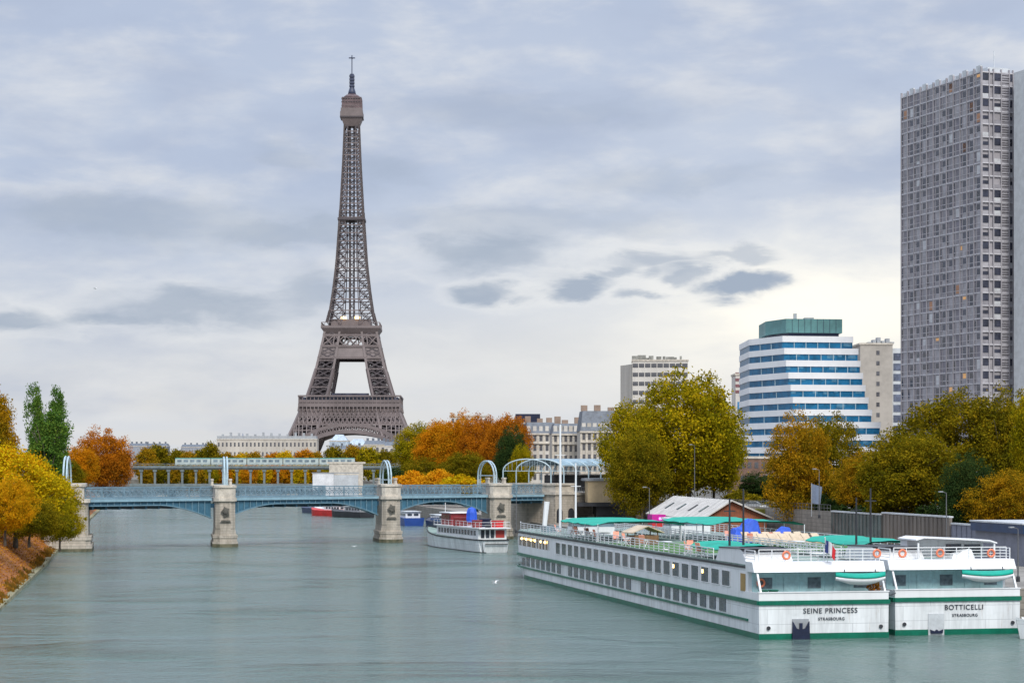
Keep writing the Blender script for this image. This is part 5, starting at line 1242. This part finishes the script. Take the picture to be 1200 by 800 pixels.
# ------------------------------------------------------------------ far skyline
pal = block('palace_wing', X(254, 1380), X(371, 1380), 1380, 20, 7, 32.6, M_cream, 'long pale stone palace wing left of the tall tower base', 4, 25, .42, .42, M_shade, R(2), .3)
b = MB(); b.box(0, 66, 1.5, 18, 26.2, 28.2)
for k in range(12): b.box(3 + k * 5.4, 4.4 + k * 5.4, 2, 4, 28.2, 29.4 + (k * 7 % 4) * .4)
b.build('roof', mat('zinc_roof', (.34, .36, .38), .6), pal)
far = [(386, 408, 1500, 36, 'glass', 'pale blue glazed hall roof seen under the left half of the tower arch'), (406, 432, 1520, 33, 'glass', 'pale blue glazed hall roof seen under the right half of the tower arch'),
       (384, 425, 1300, 28, 'stone', 'far stone row below the tower arch, darker and longer than the glazed halls'), (426, 452, 1290, 31, 'stone', 'far stone house at the right foot of the tall tower'), (450, 474, 1270, 30, 'cream', 'far cream house behind the orange trees at the right foot of the tower'),
       (150, 172, 1900, 36, 'grey', 'tiny far grey block at the left end of the skyline, above the viaduct'), (168, 196, 2000, 37, 'grey2', 'tiny far slate-roofed block second from the left on the skyline'), (212, 240, 2000, 36, 'grey', 'tiny far grey block left of the small dome'),
       (236, 268, 2100, 37, 'grey2', 'tiny far slate-roofed block just left of the small dome'), (286, 330, 2100, 35, 'grey', 'tiny far grey block hidden mostly by the palace wing')]
fm = {'glass': mat('far_glass', (.42, .50, .58), .4, var=.2), 'stone': M_cream, 'cream': M_cream2, 'grey': mat('far_grey', (.30, .32, .36), .8), 'grey2': mat('far_slate', (.22, .25, .31), .8)}
for k, (a, c, Y, z, t, lb) in enumerate(far):
    w = X(c, Y) - X(a, Y); o = block('far_building', X(a, Y), X(c, Y), Y, 16, 7, z - 3, fm[t], lb, 4 if t in ('stone', 'cream') else 0, max(4, int(w / 3)), .45, .45, M_shade)
    b = MB()
    if t == 'glass':
        b.prism([(0, 0), (w, 0), (w, 16), (0, 16)], z - 9.9, z - 5, top=[(w * .3, 6), (w * .7, 6), (w * .7, 10), (w * .3, 10)]); b.build('glass_roof', fm[t], o)
    else:
        b.prism([(0, 0), (w, 0), (w, 16), (0, 16)], z - 9.4, z - 7, top=[(1, 4), (w - 1, 4), (w - 1, 12), (1, 12)])
        for j in range(4): b.box(w * (j + .4) / 4, w * (j + .4) / 4 + 1.4, 6, 8, z - 7, z - 5.4)
        b.build('roof', M_slate, o)
o = empty('domed_hall', (X(283, 2000), 2000, 7), 0, 'tiny grey dome with a spire on the far left skyline', 'building'); MB().box(-26, 26, 0, 20, 0, 23).build('wall', fm['grey'], o)
MB().lathe([(13, 23), (12, 26), (9, 29.5), (4, 32), (1.5, 33.5), (1.0, 36), (.3, 40)], (0, 10, 0), 16).build('dome', fm['grey2'], o, smooth=True)
b = MB(); rnd = random.Random(9); vs = []; n = 40
for i in range(n + 1): vs += [(-1100 + i * 60, 2900, 6), (-1100 + i * 60, 3000 + 60 * rnd.random(), 20 + 14 * rnd.random()), (-1100 + i * 60, 3400, 26 + 8 * rnd.random())]
b.add(vs, [(3 * i + k, 3 * i + 3 + k, 3 * i + 4 + k, 3 * i + 1 + k) for i in range(n) for k in (0, 1)]); tag(b.build('hills', mat('hill_grey_green', (.13, .15, .16), .95, var=.3, vscale=.02)), kind='structure')

# ================================================================== quay furniture
sh = empty('quay_shed', (33.6, 346, 3), math.atan2(5.8, 48), 'brown gabled shed with a pale corrugated roof on the lower quay', 'shed')
# local: gable at y = 0 towards the camera, ridge along +Y
M_shedr = mat('pale_roof_sheet', (0.52, 0.49, 0.45), .8, var=.16, vscale=.5, streak=False); M_shedw = mat('red_brown_boards', (0.26, 0.075, 0.035), .8, var=.2, vscale=1)
b = MB(); b.extr([(-1.2, 0), (9.2, 0), (9.2, 3.4), (3.1, 6.0), (-1.2, 3.3)], (0, 0, 0), (1, 0, 0), (0, 0, 1), (0, 48, 0)); b.build('wall', M_shedw, sh)
b = MB()
for k in range(30): x = -1.1 + k * .35; zt = 3.3 + (x + 1.2) / 4.3 * 2.7 if x < 3.1 else 6.0 - (x - 3.1) / 6.1 * 2.6; b.box(x - .03, x + .03, -.05, 0, .1, zt - .1)
b.build('board_joint', M_wood, sh)
b = MB(); b.extr([(-2.2, 2.85), (3.1, 6.12), (3.1, 6.35), (-2.3, 3.05)], (0, -.8, 0), (1, 0, 0), (0, 0, 1), (0, 49.6, 0)); b.extr([(3.105, 6.12), (10.2, 3.1), (10.3, 3.3), (3.105, 6.35)], (0, -.8, 0), (1, 0, 0), (0, 0, 1), (0, 49.6, 0)); rf = b.build('roof', M_shedr, sh)
b = MB()
for k in range(24): y = -.4 + k * 2.05; b.bar((-2.2, y, 3.08), (3.1, y, 6.38), .07); b.bar((3.1, y, 6.38), (10.2, y, 3.36), .07)
b.build('roof_seam', M_lgrey, rf)
for y in (8, 17, 27, 38): 
    b = MB(); b.add([(-.5, y, 4.22), (1.2, y, 5.26), (1.2, y + 1.6, 5.26), (-.5, y + 1.6, 4.22)], [(0, 1, 2, 3)]); b.build('skylight', M_glassl if y != 17 else M_dark, rf)
# fence wall along the street edge
def wallrun(name, y0, y1, z1, m, label, posts=True, z0=3.0, post_m=None, lamps=0):
    o = empty(name, (wall_r(y0) - .5, y0, z0), 0, label, 'wall'); dxy = Vector((wall_r(y1) - wall_r(y0), y1 - y0, 0)); L = dxy.length; d = dxy.normalized(); b = MB(); n = int(L / 1.5)
    b.bar((0, 0, (z1 - z0) / 2), tuple(d * L + Vector((0, 0, (z1 - z0) / 2))), .25, z1 - z0); b.build('panel', m, o)
    b = MB(); 
    for i in range(n + 1): p = d * (L * i / n); b.bar((p.x - .2, p.y, 0), (p.x - .2, p.y, z1 - z0), .08)
    b.build('upright', m, o); MB().bar((0, 0, z1 - z0 + .12), tuple(d * L + Vector((0, 0, z1 - z0 + .12))), .6, .22).build('coping', M_lgrey, o)
    for k in range(lamps): p = d * (L * (k + .5) / lamps); MB().rbox(p.x - .35, p.y, 1.4, .2, .5, .25).build('lamp', M_lamp, o)
    return o
M_mesh = mat('bronze_mesh', (0.15, 0.13, 0.11), .45, var=.3, vscale=.3, streak=True)
wallrun('screen_wall', 321.5, 300, 7.9, mat('grey_green_glass', (.10, .135, .13), .2, var=.2), 'grey green glass screen wall at the street edge, left part of the long wall', lamps=1)
wallrun('screen_wall', 299.6, 274.5, 8.15, M_mesh, 'bronze mesh screen wall at the street edge with small lamps at its foot', lamps=3, post_m=M_mesh)
wallrun('screen_wall', 274, 262.5, 7.3, mat('blue_grey_plaster', (.20, .21, .26), .7, var=.1), 'plain blue grey wall to the right of the bronze mesh wall', lamps=0)
k_ = empty('quay_kiosk', (wall_r(262) - 1.2, 262, 3), ROT + PI, 'dark blue topped quay kiosk at the right end of the long wall', 'kiosk')
b = MB(); b.box(-9, 1.2, 0, 15, 0, 3.9); b.build('body', mat('slate_panel', (.19, .20, .245), .6), k_); b = MB(); b.box(-9.5, 1.7, -.4, 15.4, 3.92, 5.0); b.build('top_band', mat('kiosk_blue', (.015, .045, .11), .4), k_); b = MB(); b.box(-9.6, 1.8, -.5, 15.5, 5.02, 5.2); b.build('roof', M_lgrey, k_)
# lamp posts
def lamp_post(loc, h, rz, label):
    o = empty('street_lamp', loc, rz, label, 'street lamp', 'lamp posts along the quay'); MB().tube([(0, 0, 0), (0, 0, h * .5), (0, 0, h)], [.09, .07, .05], 8).build('post', M_post, o); MB().lathe([(.22, 0), (.2, .5), (.13, .6)], n=8).build('base', M_dark, o)
    b = MB(); b.bar((0, 0, h), (-.8, 0, h + .2), .07); b.build('arm', M_post, o); b = MB(); b.rbox(-1.0, 0, h + .18, .6, .26, .13); b.build('lamp_head', M_grey, o); return o
for px, y, h, z, lb in ((761, 330, 8.5, 3, 'lamp post in front of the largest yellow-green tree, left of the shed roof'), (814, 400, 12, 7, 'lamp post standing behind the shed ridge'), 
                        (960, 322, 7.5, 6.9, 'lamp post under the orange street tree'), (936, 345, 8, 7, 'lamp post left of the orange street tree trunk'), (1109, 262, 8.6, 3, 'tall lamp post in front of the bronze mesh wall'), (1193, 215, 5.5, 3, 'short lamp post at the right edge in front of the kiosk'), (1152, 300, 7, 7, 'lamp post between the two big right hand trees'), (605, 372, 6.8, 3, 'grey pole by the bridge pier at the end of the quay')):
    lamp_post((X(px, y), y, z), h, .6, lb)
def banner(px, y, z, h, m, label):
    o = empty('banner_pole', (X(px, y), y, z), 0, label, 'flag', 'banners under the street trees'); MB().tube([(0, 0, 0), (0, 0, h)], .07, 6).build('pole', M_grey, o); vs = []; n = 6
    for i in range(n + 1): u = i / n; vs += [(u * 1.7, .12 * math.sin(u * 6), h - .1 - .5 * u), (u * 1.4, .12 * math.sin(u * 6 + .5), h - 3.2 - .2 * u)]
    b = MB(); b.add(vs + [(a, c + .02, d) for a, c, d in vs], [(2 * i, 2 * i + 1, 2 * i + 3, 2 * i + 2) for i in range(n)] + [(2 * i + 2 + 2 * n + 2 - 2, 2 * i + 2 * n + 4, 2 * i + 2 * n + 5, 2 * i + 2 * n + 3)[::-1] for i in range(n)]); b.build('cloth', m, o); return o
banner(951, 330, 7, 5.3, mat('pale_blue_cloth', (.16, .20, .28), .8), 'pale blue banner on a pole under the orange street tree'); banner(925, 350, 7, 5.6, M_navy, 'navy banner on a pole left of the pale blue one')
# parked cars
def car_proto():
    o = empty('parked_car'); prof = [(-2.1, .35), (2.1, .35), (2.15, .75), (1.95, .95), (1.0, 1.02), (.35, 1.45), (-1.1, 1.47), (-1.8, 1.0), (-2.15, .92)]
    b = MB(); b.extr(prof, (-.85, 0, 0), (0, 1, 0), (0, 0, 1), (1.7, 0, 0)); body = b.build('body', M_white, o)
    b = MB()
    for s in (-1, 1): b.extr([(.85, 1.02), (.32, 1.38), (-1.05, 1.4), (-1.6, 1.02)], (s * .862, 0, 0), (0, 1, 0), (0, 0, 1), (s * .01, 0, 0))
    b.add([(-.72, .96, 1.05), (.72, .96, 1.05), (.66, .38, 1.43), (-.66, .38, 1.43)], [(0, 1, 2, 3)]); b.add([(-.7, -1.83, 1.03), (.7, -1.83, 1.03), (.64, -1.14, 1.46), (-.64, -1.14, 1.46)], [(0, 1, 2, 3)]); b.build('window', M_glass, o)
    for s in (-1, 1):
        for y in (-1.3, 1.35): MB().torus((s * .78, y, .33), .22, .11, 14, 6, axis='X').build('wheel', M_dark, o)
        MB().rbox(s * .62, -2.16, .8, .3, .05, .16).build('tail_light', M_red, o)
    return o
car0 = car_proto(); fc = True
for px, y, z, rz, m_, lb in ((742, 300, 3, 1.5, M_white, 'white car parked on the lower quay under the forward green awning'), (722, 312, 3, 1.45, M_dark, 'black car parked on the lower quay, left of the white one'), (755, 322, 3, 1.6, M_grey, 'grey car parked behind the white car on the lower quay'),
                            (905, 372, 7, 1.3, M_white, 'white car on the street right of the shed gable'), (921, 375, 7, 1.3, M_navy, 'navy car on the street right of the white one'), (880, 385, 7, 1.3, M_grey, 'grey car on the street left of the white one'),
 (973, 340, 7, 1.2, M_dark, 'black car under the orange street tree')):
    o = car0 if fc else copy_tree(car0); fc = False
    o.location = (X(px, y) + (6 if '268' == str(y) else 0), y, z); o.rotation_euler = (0, 0, rz); tag(o, lb, 'car', 'cars parked along the quay and street')
    bo = [c for c in o.children if c.name.startswith('body')][0]; bo.material_slots[0].link = 'OBJECT'; bo.material_slots[0].material = m_
o = empty('red_kiosk', (X(773, 318), 318, 3), ROT, 'small bright red and magenta kiosk between the two long green awnings', 'kiosk'); MB().box(-1.5, 1.5, -1.4, 1.4, 0, 3.3).build('body', M_red, o); MB().box(-1.55, .6, -1.46, 1.4, 3.32, 4.6).build('top_sign', mat('magenta_panel', (.55, .01, .30), .5), o); MB().rbox(-.3, -1.52, 4.0, .35, .1, .35).build('lamp', mat('magenta_lamp', (.8, .3, .9), .5, emit=((.8, .25, 1), 2.0)), o)
# hedges and grass strip by the street
b = MB(); 
tag(MB().box(0, 24, 0, 5, 0, 1).build('lawn_strip', mat('dry_lawn', (.20, .19, .03), .95, var=.3, vscale=.5), None, loc=(X(885, 358), 358, 6.6), rz=-.1), kind='structure')
# gulls
def gull(px, py, Y, rz, span, label, tilt=.35):
    p_ = at(px, py, Y); o = empty('gull', p_, rz, label, 'bird'); s = span / 2
    MB().tube([(0, -.42 * s, 0), (0, -.2 * s, .02), (0, .1 * s, 0), (0, .34 * s, .03), (0, .48 * s, .03), (0, .58 * s, .01)], [.02, .1 * s, .13 * s, .09 * s, .07 * s, .015], 8).build('body', M_white, o, smooth=True)
    for sg in (-1, 1):
        b = MB(); t = .03; P = [(0, .15 * s, .05 * s), (sg * .45 * s, .22 * s, tilt * .5 * s), (sg * s, -.05 * s, tilt * .55 * s), (sg * .5 * s, -.06 * s, tilt * .48 * s), (0, -.14 * s, .05 * s)]; b.add(P + [(x, y, z - t) for x, y, z in P], [(0, 1, 2, 3, 4), (9, 8, 7, 6, 5)] + [(i, 5 + i, 5 + (i + 1) % 5, (i + 1) % 5) for i in range(5)]); b.build('wing', M_white, o)
gull(580, 683, 215, .9, 1.2, 'white gull flying low over the water in front of the old boat', .9); gull(112, 338, 260, 1.2, 1.1, 'grey looking gull high in the sky at the left', .3); gull(415, 640, 330, .4, 1.0, 'white gull near the water in front of the second bridge pier', .5)

# ================================================================== trees
TG = 'autumn trees along the river'
def T(key, px, ytop, Y, zb, wpx, m, label, name='plane_tree', group=None, rz=None, trunk=True):
    w = wpx / F * Y; zt = CAMZ + (546 - ytop) / F * Y
    return tree(name, key, (X(px, Y), Y, zb), zt - zb, w, m, label, group, rz if rz is not None else (px * .7) % 6.28, trunk=trunk)
# island
T('near_a', 18, 518, 305, 3.4, 124, L_yellow, 'golden bushy tree at the left edge on the leaf covered bank', 'riverside_tree')
T('near_a', 50, 552, 330, 3.6, 84, L_yellowgreen, 'yellow-green bushy tree leaning over the left stone abutment', 'riverside_tree', rz=2.0)
T('near_a', 6, 558, 268, 5.0, 66, L_goldmix, 'low orange-yellow bush in front of the golden tree at the left edge', 'riverside_bush', rz=4.0)
T('round_b', -14, 444, 345, 5.4, 74, L_mixed, 'tall olive-brown tree cut off by the left edge of the picture')
T('poplar', 45, 430, 405, 5.4, 25, L_green, 'tall green poplar, left of the pair behind the golden tree', 'poplar', rz=0.3)
T('poplar', 65, 434, 412, 5.4, 27, L_green, 'tall green poplar, right of the pair behind the golden tree', 'poplar', rz=2.3)
T('poplar', 55, 464, 398, 5.4, 46, L_green, 'shorter wide green poplar at the foot of the tall pair', 'poplar', rz=4)
T('round_c', 124, 509, 640, 5.4, 66, L_rust, 'round rust-orange tree on the island just left of the viaduct')
T('round_b', 92, 520, 560, 5.4, 50, L_orange, 'smaller orange tree between the poplars and the round rust tree')
T('round_a', 72, 535, 500, 5.4, 50, L_olive, 'olive tree behind the left hoop of the bridge')
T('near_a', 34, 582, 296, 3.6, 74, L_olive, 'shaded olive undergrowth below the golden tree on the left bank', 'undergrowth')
T('near_a', 70, 585, 322, 2.0, 52, L_yellowgreen, 'yellow-green undergrowth hanging beside the left stone abutment', 'undergrowth')
# far row behind the viaduct
fx = [(170, 521, 30, 3), (188, 518, 34, 0), (206, 523, 28, 0), (222, 526, 26, 3), (238, 522, 26, 0), (250, 515, 26, 0), (266, 527, 26, 3), (283, 528, 28, 4), (300, 526, 26, 3), (318, 528, 30, 2), (336, 525, 28, 4), (354, 524, 30, 2), (372, 526, 26, 3), (392, 520, 30, 0), (412, 518, 34, 3), (432, 521, 30, 1), (450, 524, 28, 0)]
fm2 = [(L_olive, 'olive'), (L_yellowgreen, 'yellow-green'), (L_orange, 'orange'), (L_mixed, 'green and orange'), (L_yellow, 'golden')]
for i, (px, yt, w, mi) in enumerate(fx):
    T('far_a' if i % 2 else 'far_b', px, yt, 1010 + (i * 37 % 5) * 18, 5.5, w, fm2[mi][0], f'{ORD[i]} tree from the left in the row topping the viaduct, {fm2[mi][1]}', 'far_tree', 'far row of trees behind the viaduct')
# lower undergrowth of that row, seen between the columns
for i, px in enumerate(range(172, 400, 15)):
    mi = (3, 0, 3, 0, 3, 1, 2, 4, 2, 4, 2, 2, 4, 3, 1, 0)[i]
    T('far_b' if i % 2 else 'far_a', px, 541, 960 + (i * 13 % 4) * 8, 4, 22, fm2[mi][0], f'{ORD[i]} low {fm2[mi][1]} tree from the left between the viaduct columns', 'low_tree', 'low trees seen between viaduct columns')
# mid group right of the tower
T('round_a', 492, 497, 760, 6.5, 62, L_yellowgreen, 'yellow-green tree at the left end of the autumn group right of the tall tower')
T('round_b', 512, 489, 725, 6.5, 62, L_orange, 'olive and orange tree, second from the left in the group right of the tower')
T('round_c', 540, 492, 700, 6.5, 56, L_orange, 'orange tree in the middle of the group right of the tower')
T('round_a', 566, 488, 690, 6.5, 54, L_rust, 'rust tree between the middle orange tree and the tallest one')
T('round_b', 592, 482, 660, 6.5, 62, L_rust, 'tallest rust-orange tree of the group, behind the small dark green one')
T('round_c', 597, 506, 600, 6, 38, L_dark, 'small dark green tree in front of the tallest rust-orange tree')
T('round_a', 612, 522, 585, 6, 30, L_yellowgreen, 'small yellow-green tree just left of the hoop canopy')
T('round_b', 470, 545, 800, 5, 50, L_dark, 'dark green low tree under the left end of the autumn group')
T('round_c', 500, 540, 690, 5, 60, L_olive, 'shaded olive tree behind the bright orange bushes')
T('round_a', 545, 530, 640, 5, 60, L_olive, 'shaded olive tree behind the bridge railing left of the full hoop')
for px, yt, y, w, lb in ((480, 552, 625, 44, 'left of the two bright orange bushes behind the bridge railing'), (513, 550, 615, 42, 'right of the two bright orange bushes behind the bridge railing')):
    T('bush', px, yt, y, 6, w, L_gold2, lb, 'autumn_bush', 'bright orange bushes behind the railing')
T('bush', 545, 556, 600, 6, 50, L_yellow, 'yellow bush behind the railing just left of the full hoop', 'autumn_bush')
# big tree behind the shed
T('round_a', 808, 438, 432, 4, 130, L_yellowgreen, 'largest yellow-green plane tree, standing behind the shed roof', rz=1.0)
T('round_b', 748, 464, 425, 4, 88, L_yellowgreen, 'yellow-green tree joined to the left side of the largest one', rz=2.2)
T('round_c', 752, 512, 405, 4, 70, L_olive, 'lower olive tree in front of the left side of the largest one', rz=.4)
T('round_b', 836, 470, 440, 4, 74, L_yellowgreen, 'yellow-green tree forming the right flank of the largest one', rz=5)
T('round_c', 896, 556, 430, 6.8, 58, L_dark, 'small dark green tree right of the shed, below the striped office block')
T('bush', 968, 580, 335, 7, 30, L_dark, 'dark green rounded bush under the orange street tree', 'bush')
# right hand street trees
T('round_c', 938, 495, 345, 4.5, 74, L_mixed, 'orange tinged street tree in front of the striped office block', rz=.6)
T('round_a', 972, 488, 352, 4.5, 76, L_olive, 'olive street tree joined to the right of the orange tinged one', rz=3.6)
T('round_b', 1062, 502, 305, 4.5, 126, L_olive, 'wide low olive tree behind the bronze mesh wall', rz=1.2)
T('round_a', 1118, 462, 372, 4, 136, L_olive, 'tall dark olive tree in front of the grey tower', rz=2.7)
T('round_c', 1178, 470, 366, 4, 92, L_olive, 'olive tree between the tall dark one and the right edge', rz=4)
T('round_b', 1216, 448, 330, 7, 66, L_yellowgreen, 'yellow-green tree cut off by the right edge of the picture', rz=5)
T('round_c', 1134, 540, 290, 5, 62, L_dark, 'dark green tree behind the dark blue kiosk', rz=1)
T('round_a', 1182, 552, 284, 5, 80, L_mixed, 'low mottled tree behind the kiosk at the right edge', rz=2)
T('round_a', 1012, 530, 330, 7, 60, L_mixed, 'orange olive tree filling the gap left of the wide low olive tree', rz=2)
for i, (px, yt, y, w, m_, cn) in enumerate(((870, 574, 415, 46, L_olive, 'olive'), (920, 582, 372, 50, L_olive, 'olive'), (1000, 586, 330, 60, L_dark, 'dark green'), (1050, 588, 315, 60, L_olive, 'olive'), (1098, 586, 300, 60, L_dark, 'dark green'), (1150, 584, 300, 60, L_olive, 'olive'))):
    T('bush', px, yt, y, 5.8, w, m_, ORD[i] + ' ' + cn + ' shrub from the left along the right bank street', 'street_shrub', 'shrubs along the street')
# fallen leaves on the bank: one uncountable mass
rng = np.random.default_rng(21); n = 16000
yy = 60 + 310 * rng.uniform(0, 1, n) ** .8; t = rng.uniform(0, 1, n); xx = -54.2 - .178 * (yy - 219) - .4 - 8.6 * t; zz = np.interp(t, [0, .14, .33, .53, .72, .84, 1], [.25, 1.1, 2.4, 3.9, 5.1, 5.5, 5.6]) + .06
a = rng.uniform(0, 6.28, n); s = rng.uniform(.06, .18, n); dx_, dy_ = np.cos(a) * s, np.sin(a) * s; tl = rng.uniform(-.08, .12, (n, 4))
V = np.stack([np.stack([xx + dx_, yy + dy_, zz + tl[:, 0]], 1), np.stack([xx - dy_ * .7, yy + dx_ * .7, zz + tl[:, 1] - dy_ * 0], 1), np.stack([xx - dx_, yy - dy_, zz + tl[:, 2]], 1), np.stack([xx + dy_ * .7, yy - dx_ * .7, zz + tl[:, 3]], 1)], 1).reshape(-1, 3)
me = bpy.data.meshes.new('fallen_leaves'); me.from_pydata(V.tolist(), [], [(4 * i, 4 * i + 1, 4 * i + 2, 4 * i + 3) for i in range(n)]); me.materials.append(leaf_mat('fallen_leaf_litter', (.24, .09, .015), (.45, .18, .02), (.55, .28, .03))); o = bpy.data.objects.new('fallen_leaves', me); COL.objects.link(o); tag(o, 'orange fallen leaves scattered over the left bank', 'leaves', kind='stuff')


# weeds and stones along the foot of the bank
rng = np.random.default_rng(5); nc = 85; yc = 150 + 225 * rng.uniform(0, 1, nc) ** .9; per = 40; n = nc * per; yy = np.repeat(yc, per) + rng.normal(size=n) * .7; xx = -54.2 - .178 * (yy - 219) - np.repeat(rng.uniform(.3, .9, nc), per) + rng.normal(size=n) * .3; zz = .35 + np.maximum(0, (-54.2 - .178 * (yy - 219) - xx) - .4) * .7 + rng.uniform(0, 1, n) ** 2 * .4
a = rng.uniform(0, 6.28, n); s = rng.uniform(.08, .2, n); hh = rng.uniform(.05, .3, n)
V = np.stack([np.stack([xx - np.cos(a) * s, yy - np.sin(a) * s, zz - hh], 1), np.stack([xx + np.cos(a) * s, yy + np.sin(a) * s, zz - hh * .5], 1), np.stack([xx + np.sin(a) * s * .4, yy - np.cos(a) * s * .4, zz + hh], 1)], 1).reshape(-1, 3)
me = bpy.data.meshes.new('bank_weeds'); me.from_pydata(V.tolist(), [], [(3 * i, 3 * i + 1, 3 * i + 2) for i in range(n)]); me.materials.append(leaf_mat('weed_leaves', (.10, .075, .02), (.22, .12, .02), (.32, .15, .02))); o = bpy.data.objects.new('bank_weeds', me); COL.objects.link(o); tag(o, 'straggling olive weeds along the stone foot of the left bank', 'weeds', kind='stuff')
def rope(p, q, sag, label):
    b = MB(); p, q = Vector(p), Vector(q); b.tube([p.lerp(q, i / 10) - Vector((0, 0, sag * 4 * (i / 10) * (1 - i / 10))) for i in range(11)], .05, 6); o = b.build('mooring_rope', M_dark); tag(o, label, 'rope')
rope(on(S1P, 5.6, .3, 3.9), on(S2P, -5.6, .3, 3.9), .25, 'mooring rope between the sterns of the two cruise ships')
rope(on(S1P, -4.0, 109, 6.2), (3.0, 352, 1.9), 1.2, 'mooring rope from the nearer ship bow towards the old white boat')

o = empty('street_railing', (wall_r(324), 324, 7.9), 0, 'thin dark railing along the top of the stone retaining wall beside the street', 'railing'); d_ = Vector((-.18, 1, 0)); b = MB()
for z in (.5, 1.05): b.bar((0, 0, z), tuple(d_ * 104 + Vector((0, 0, z))), .06)
for i in range(70): v_ = d_ * (i * 1.5); MB().bar(tuple(v_), tuple(v_ + Vector((0, 0, 1.05))), .06).build('post', M_post, o)
b.build('rail', M_post, o)
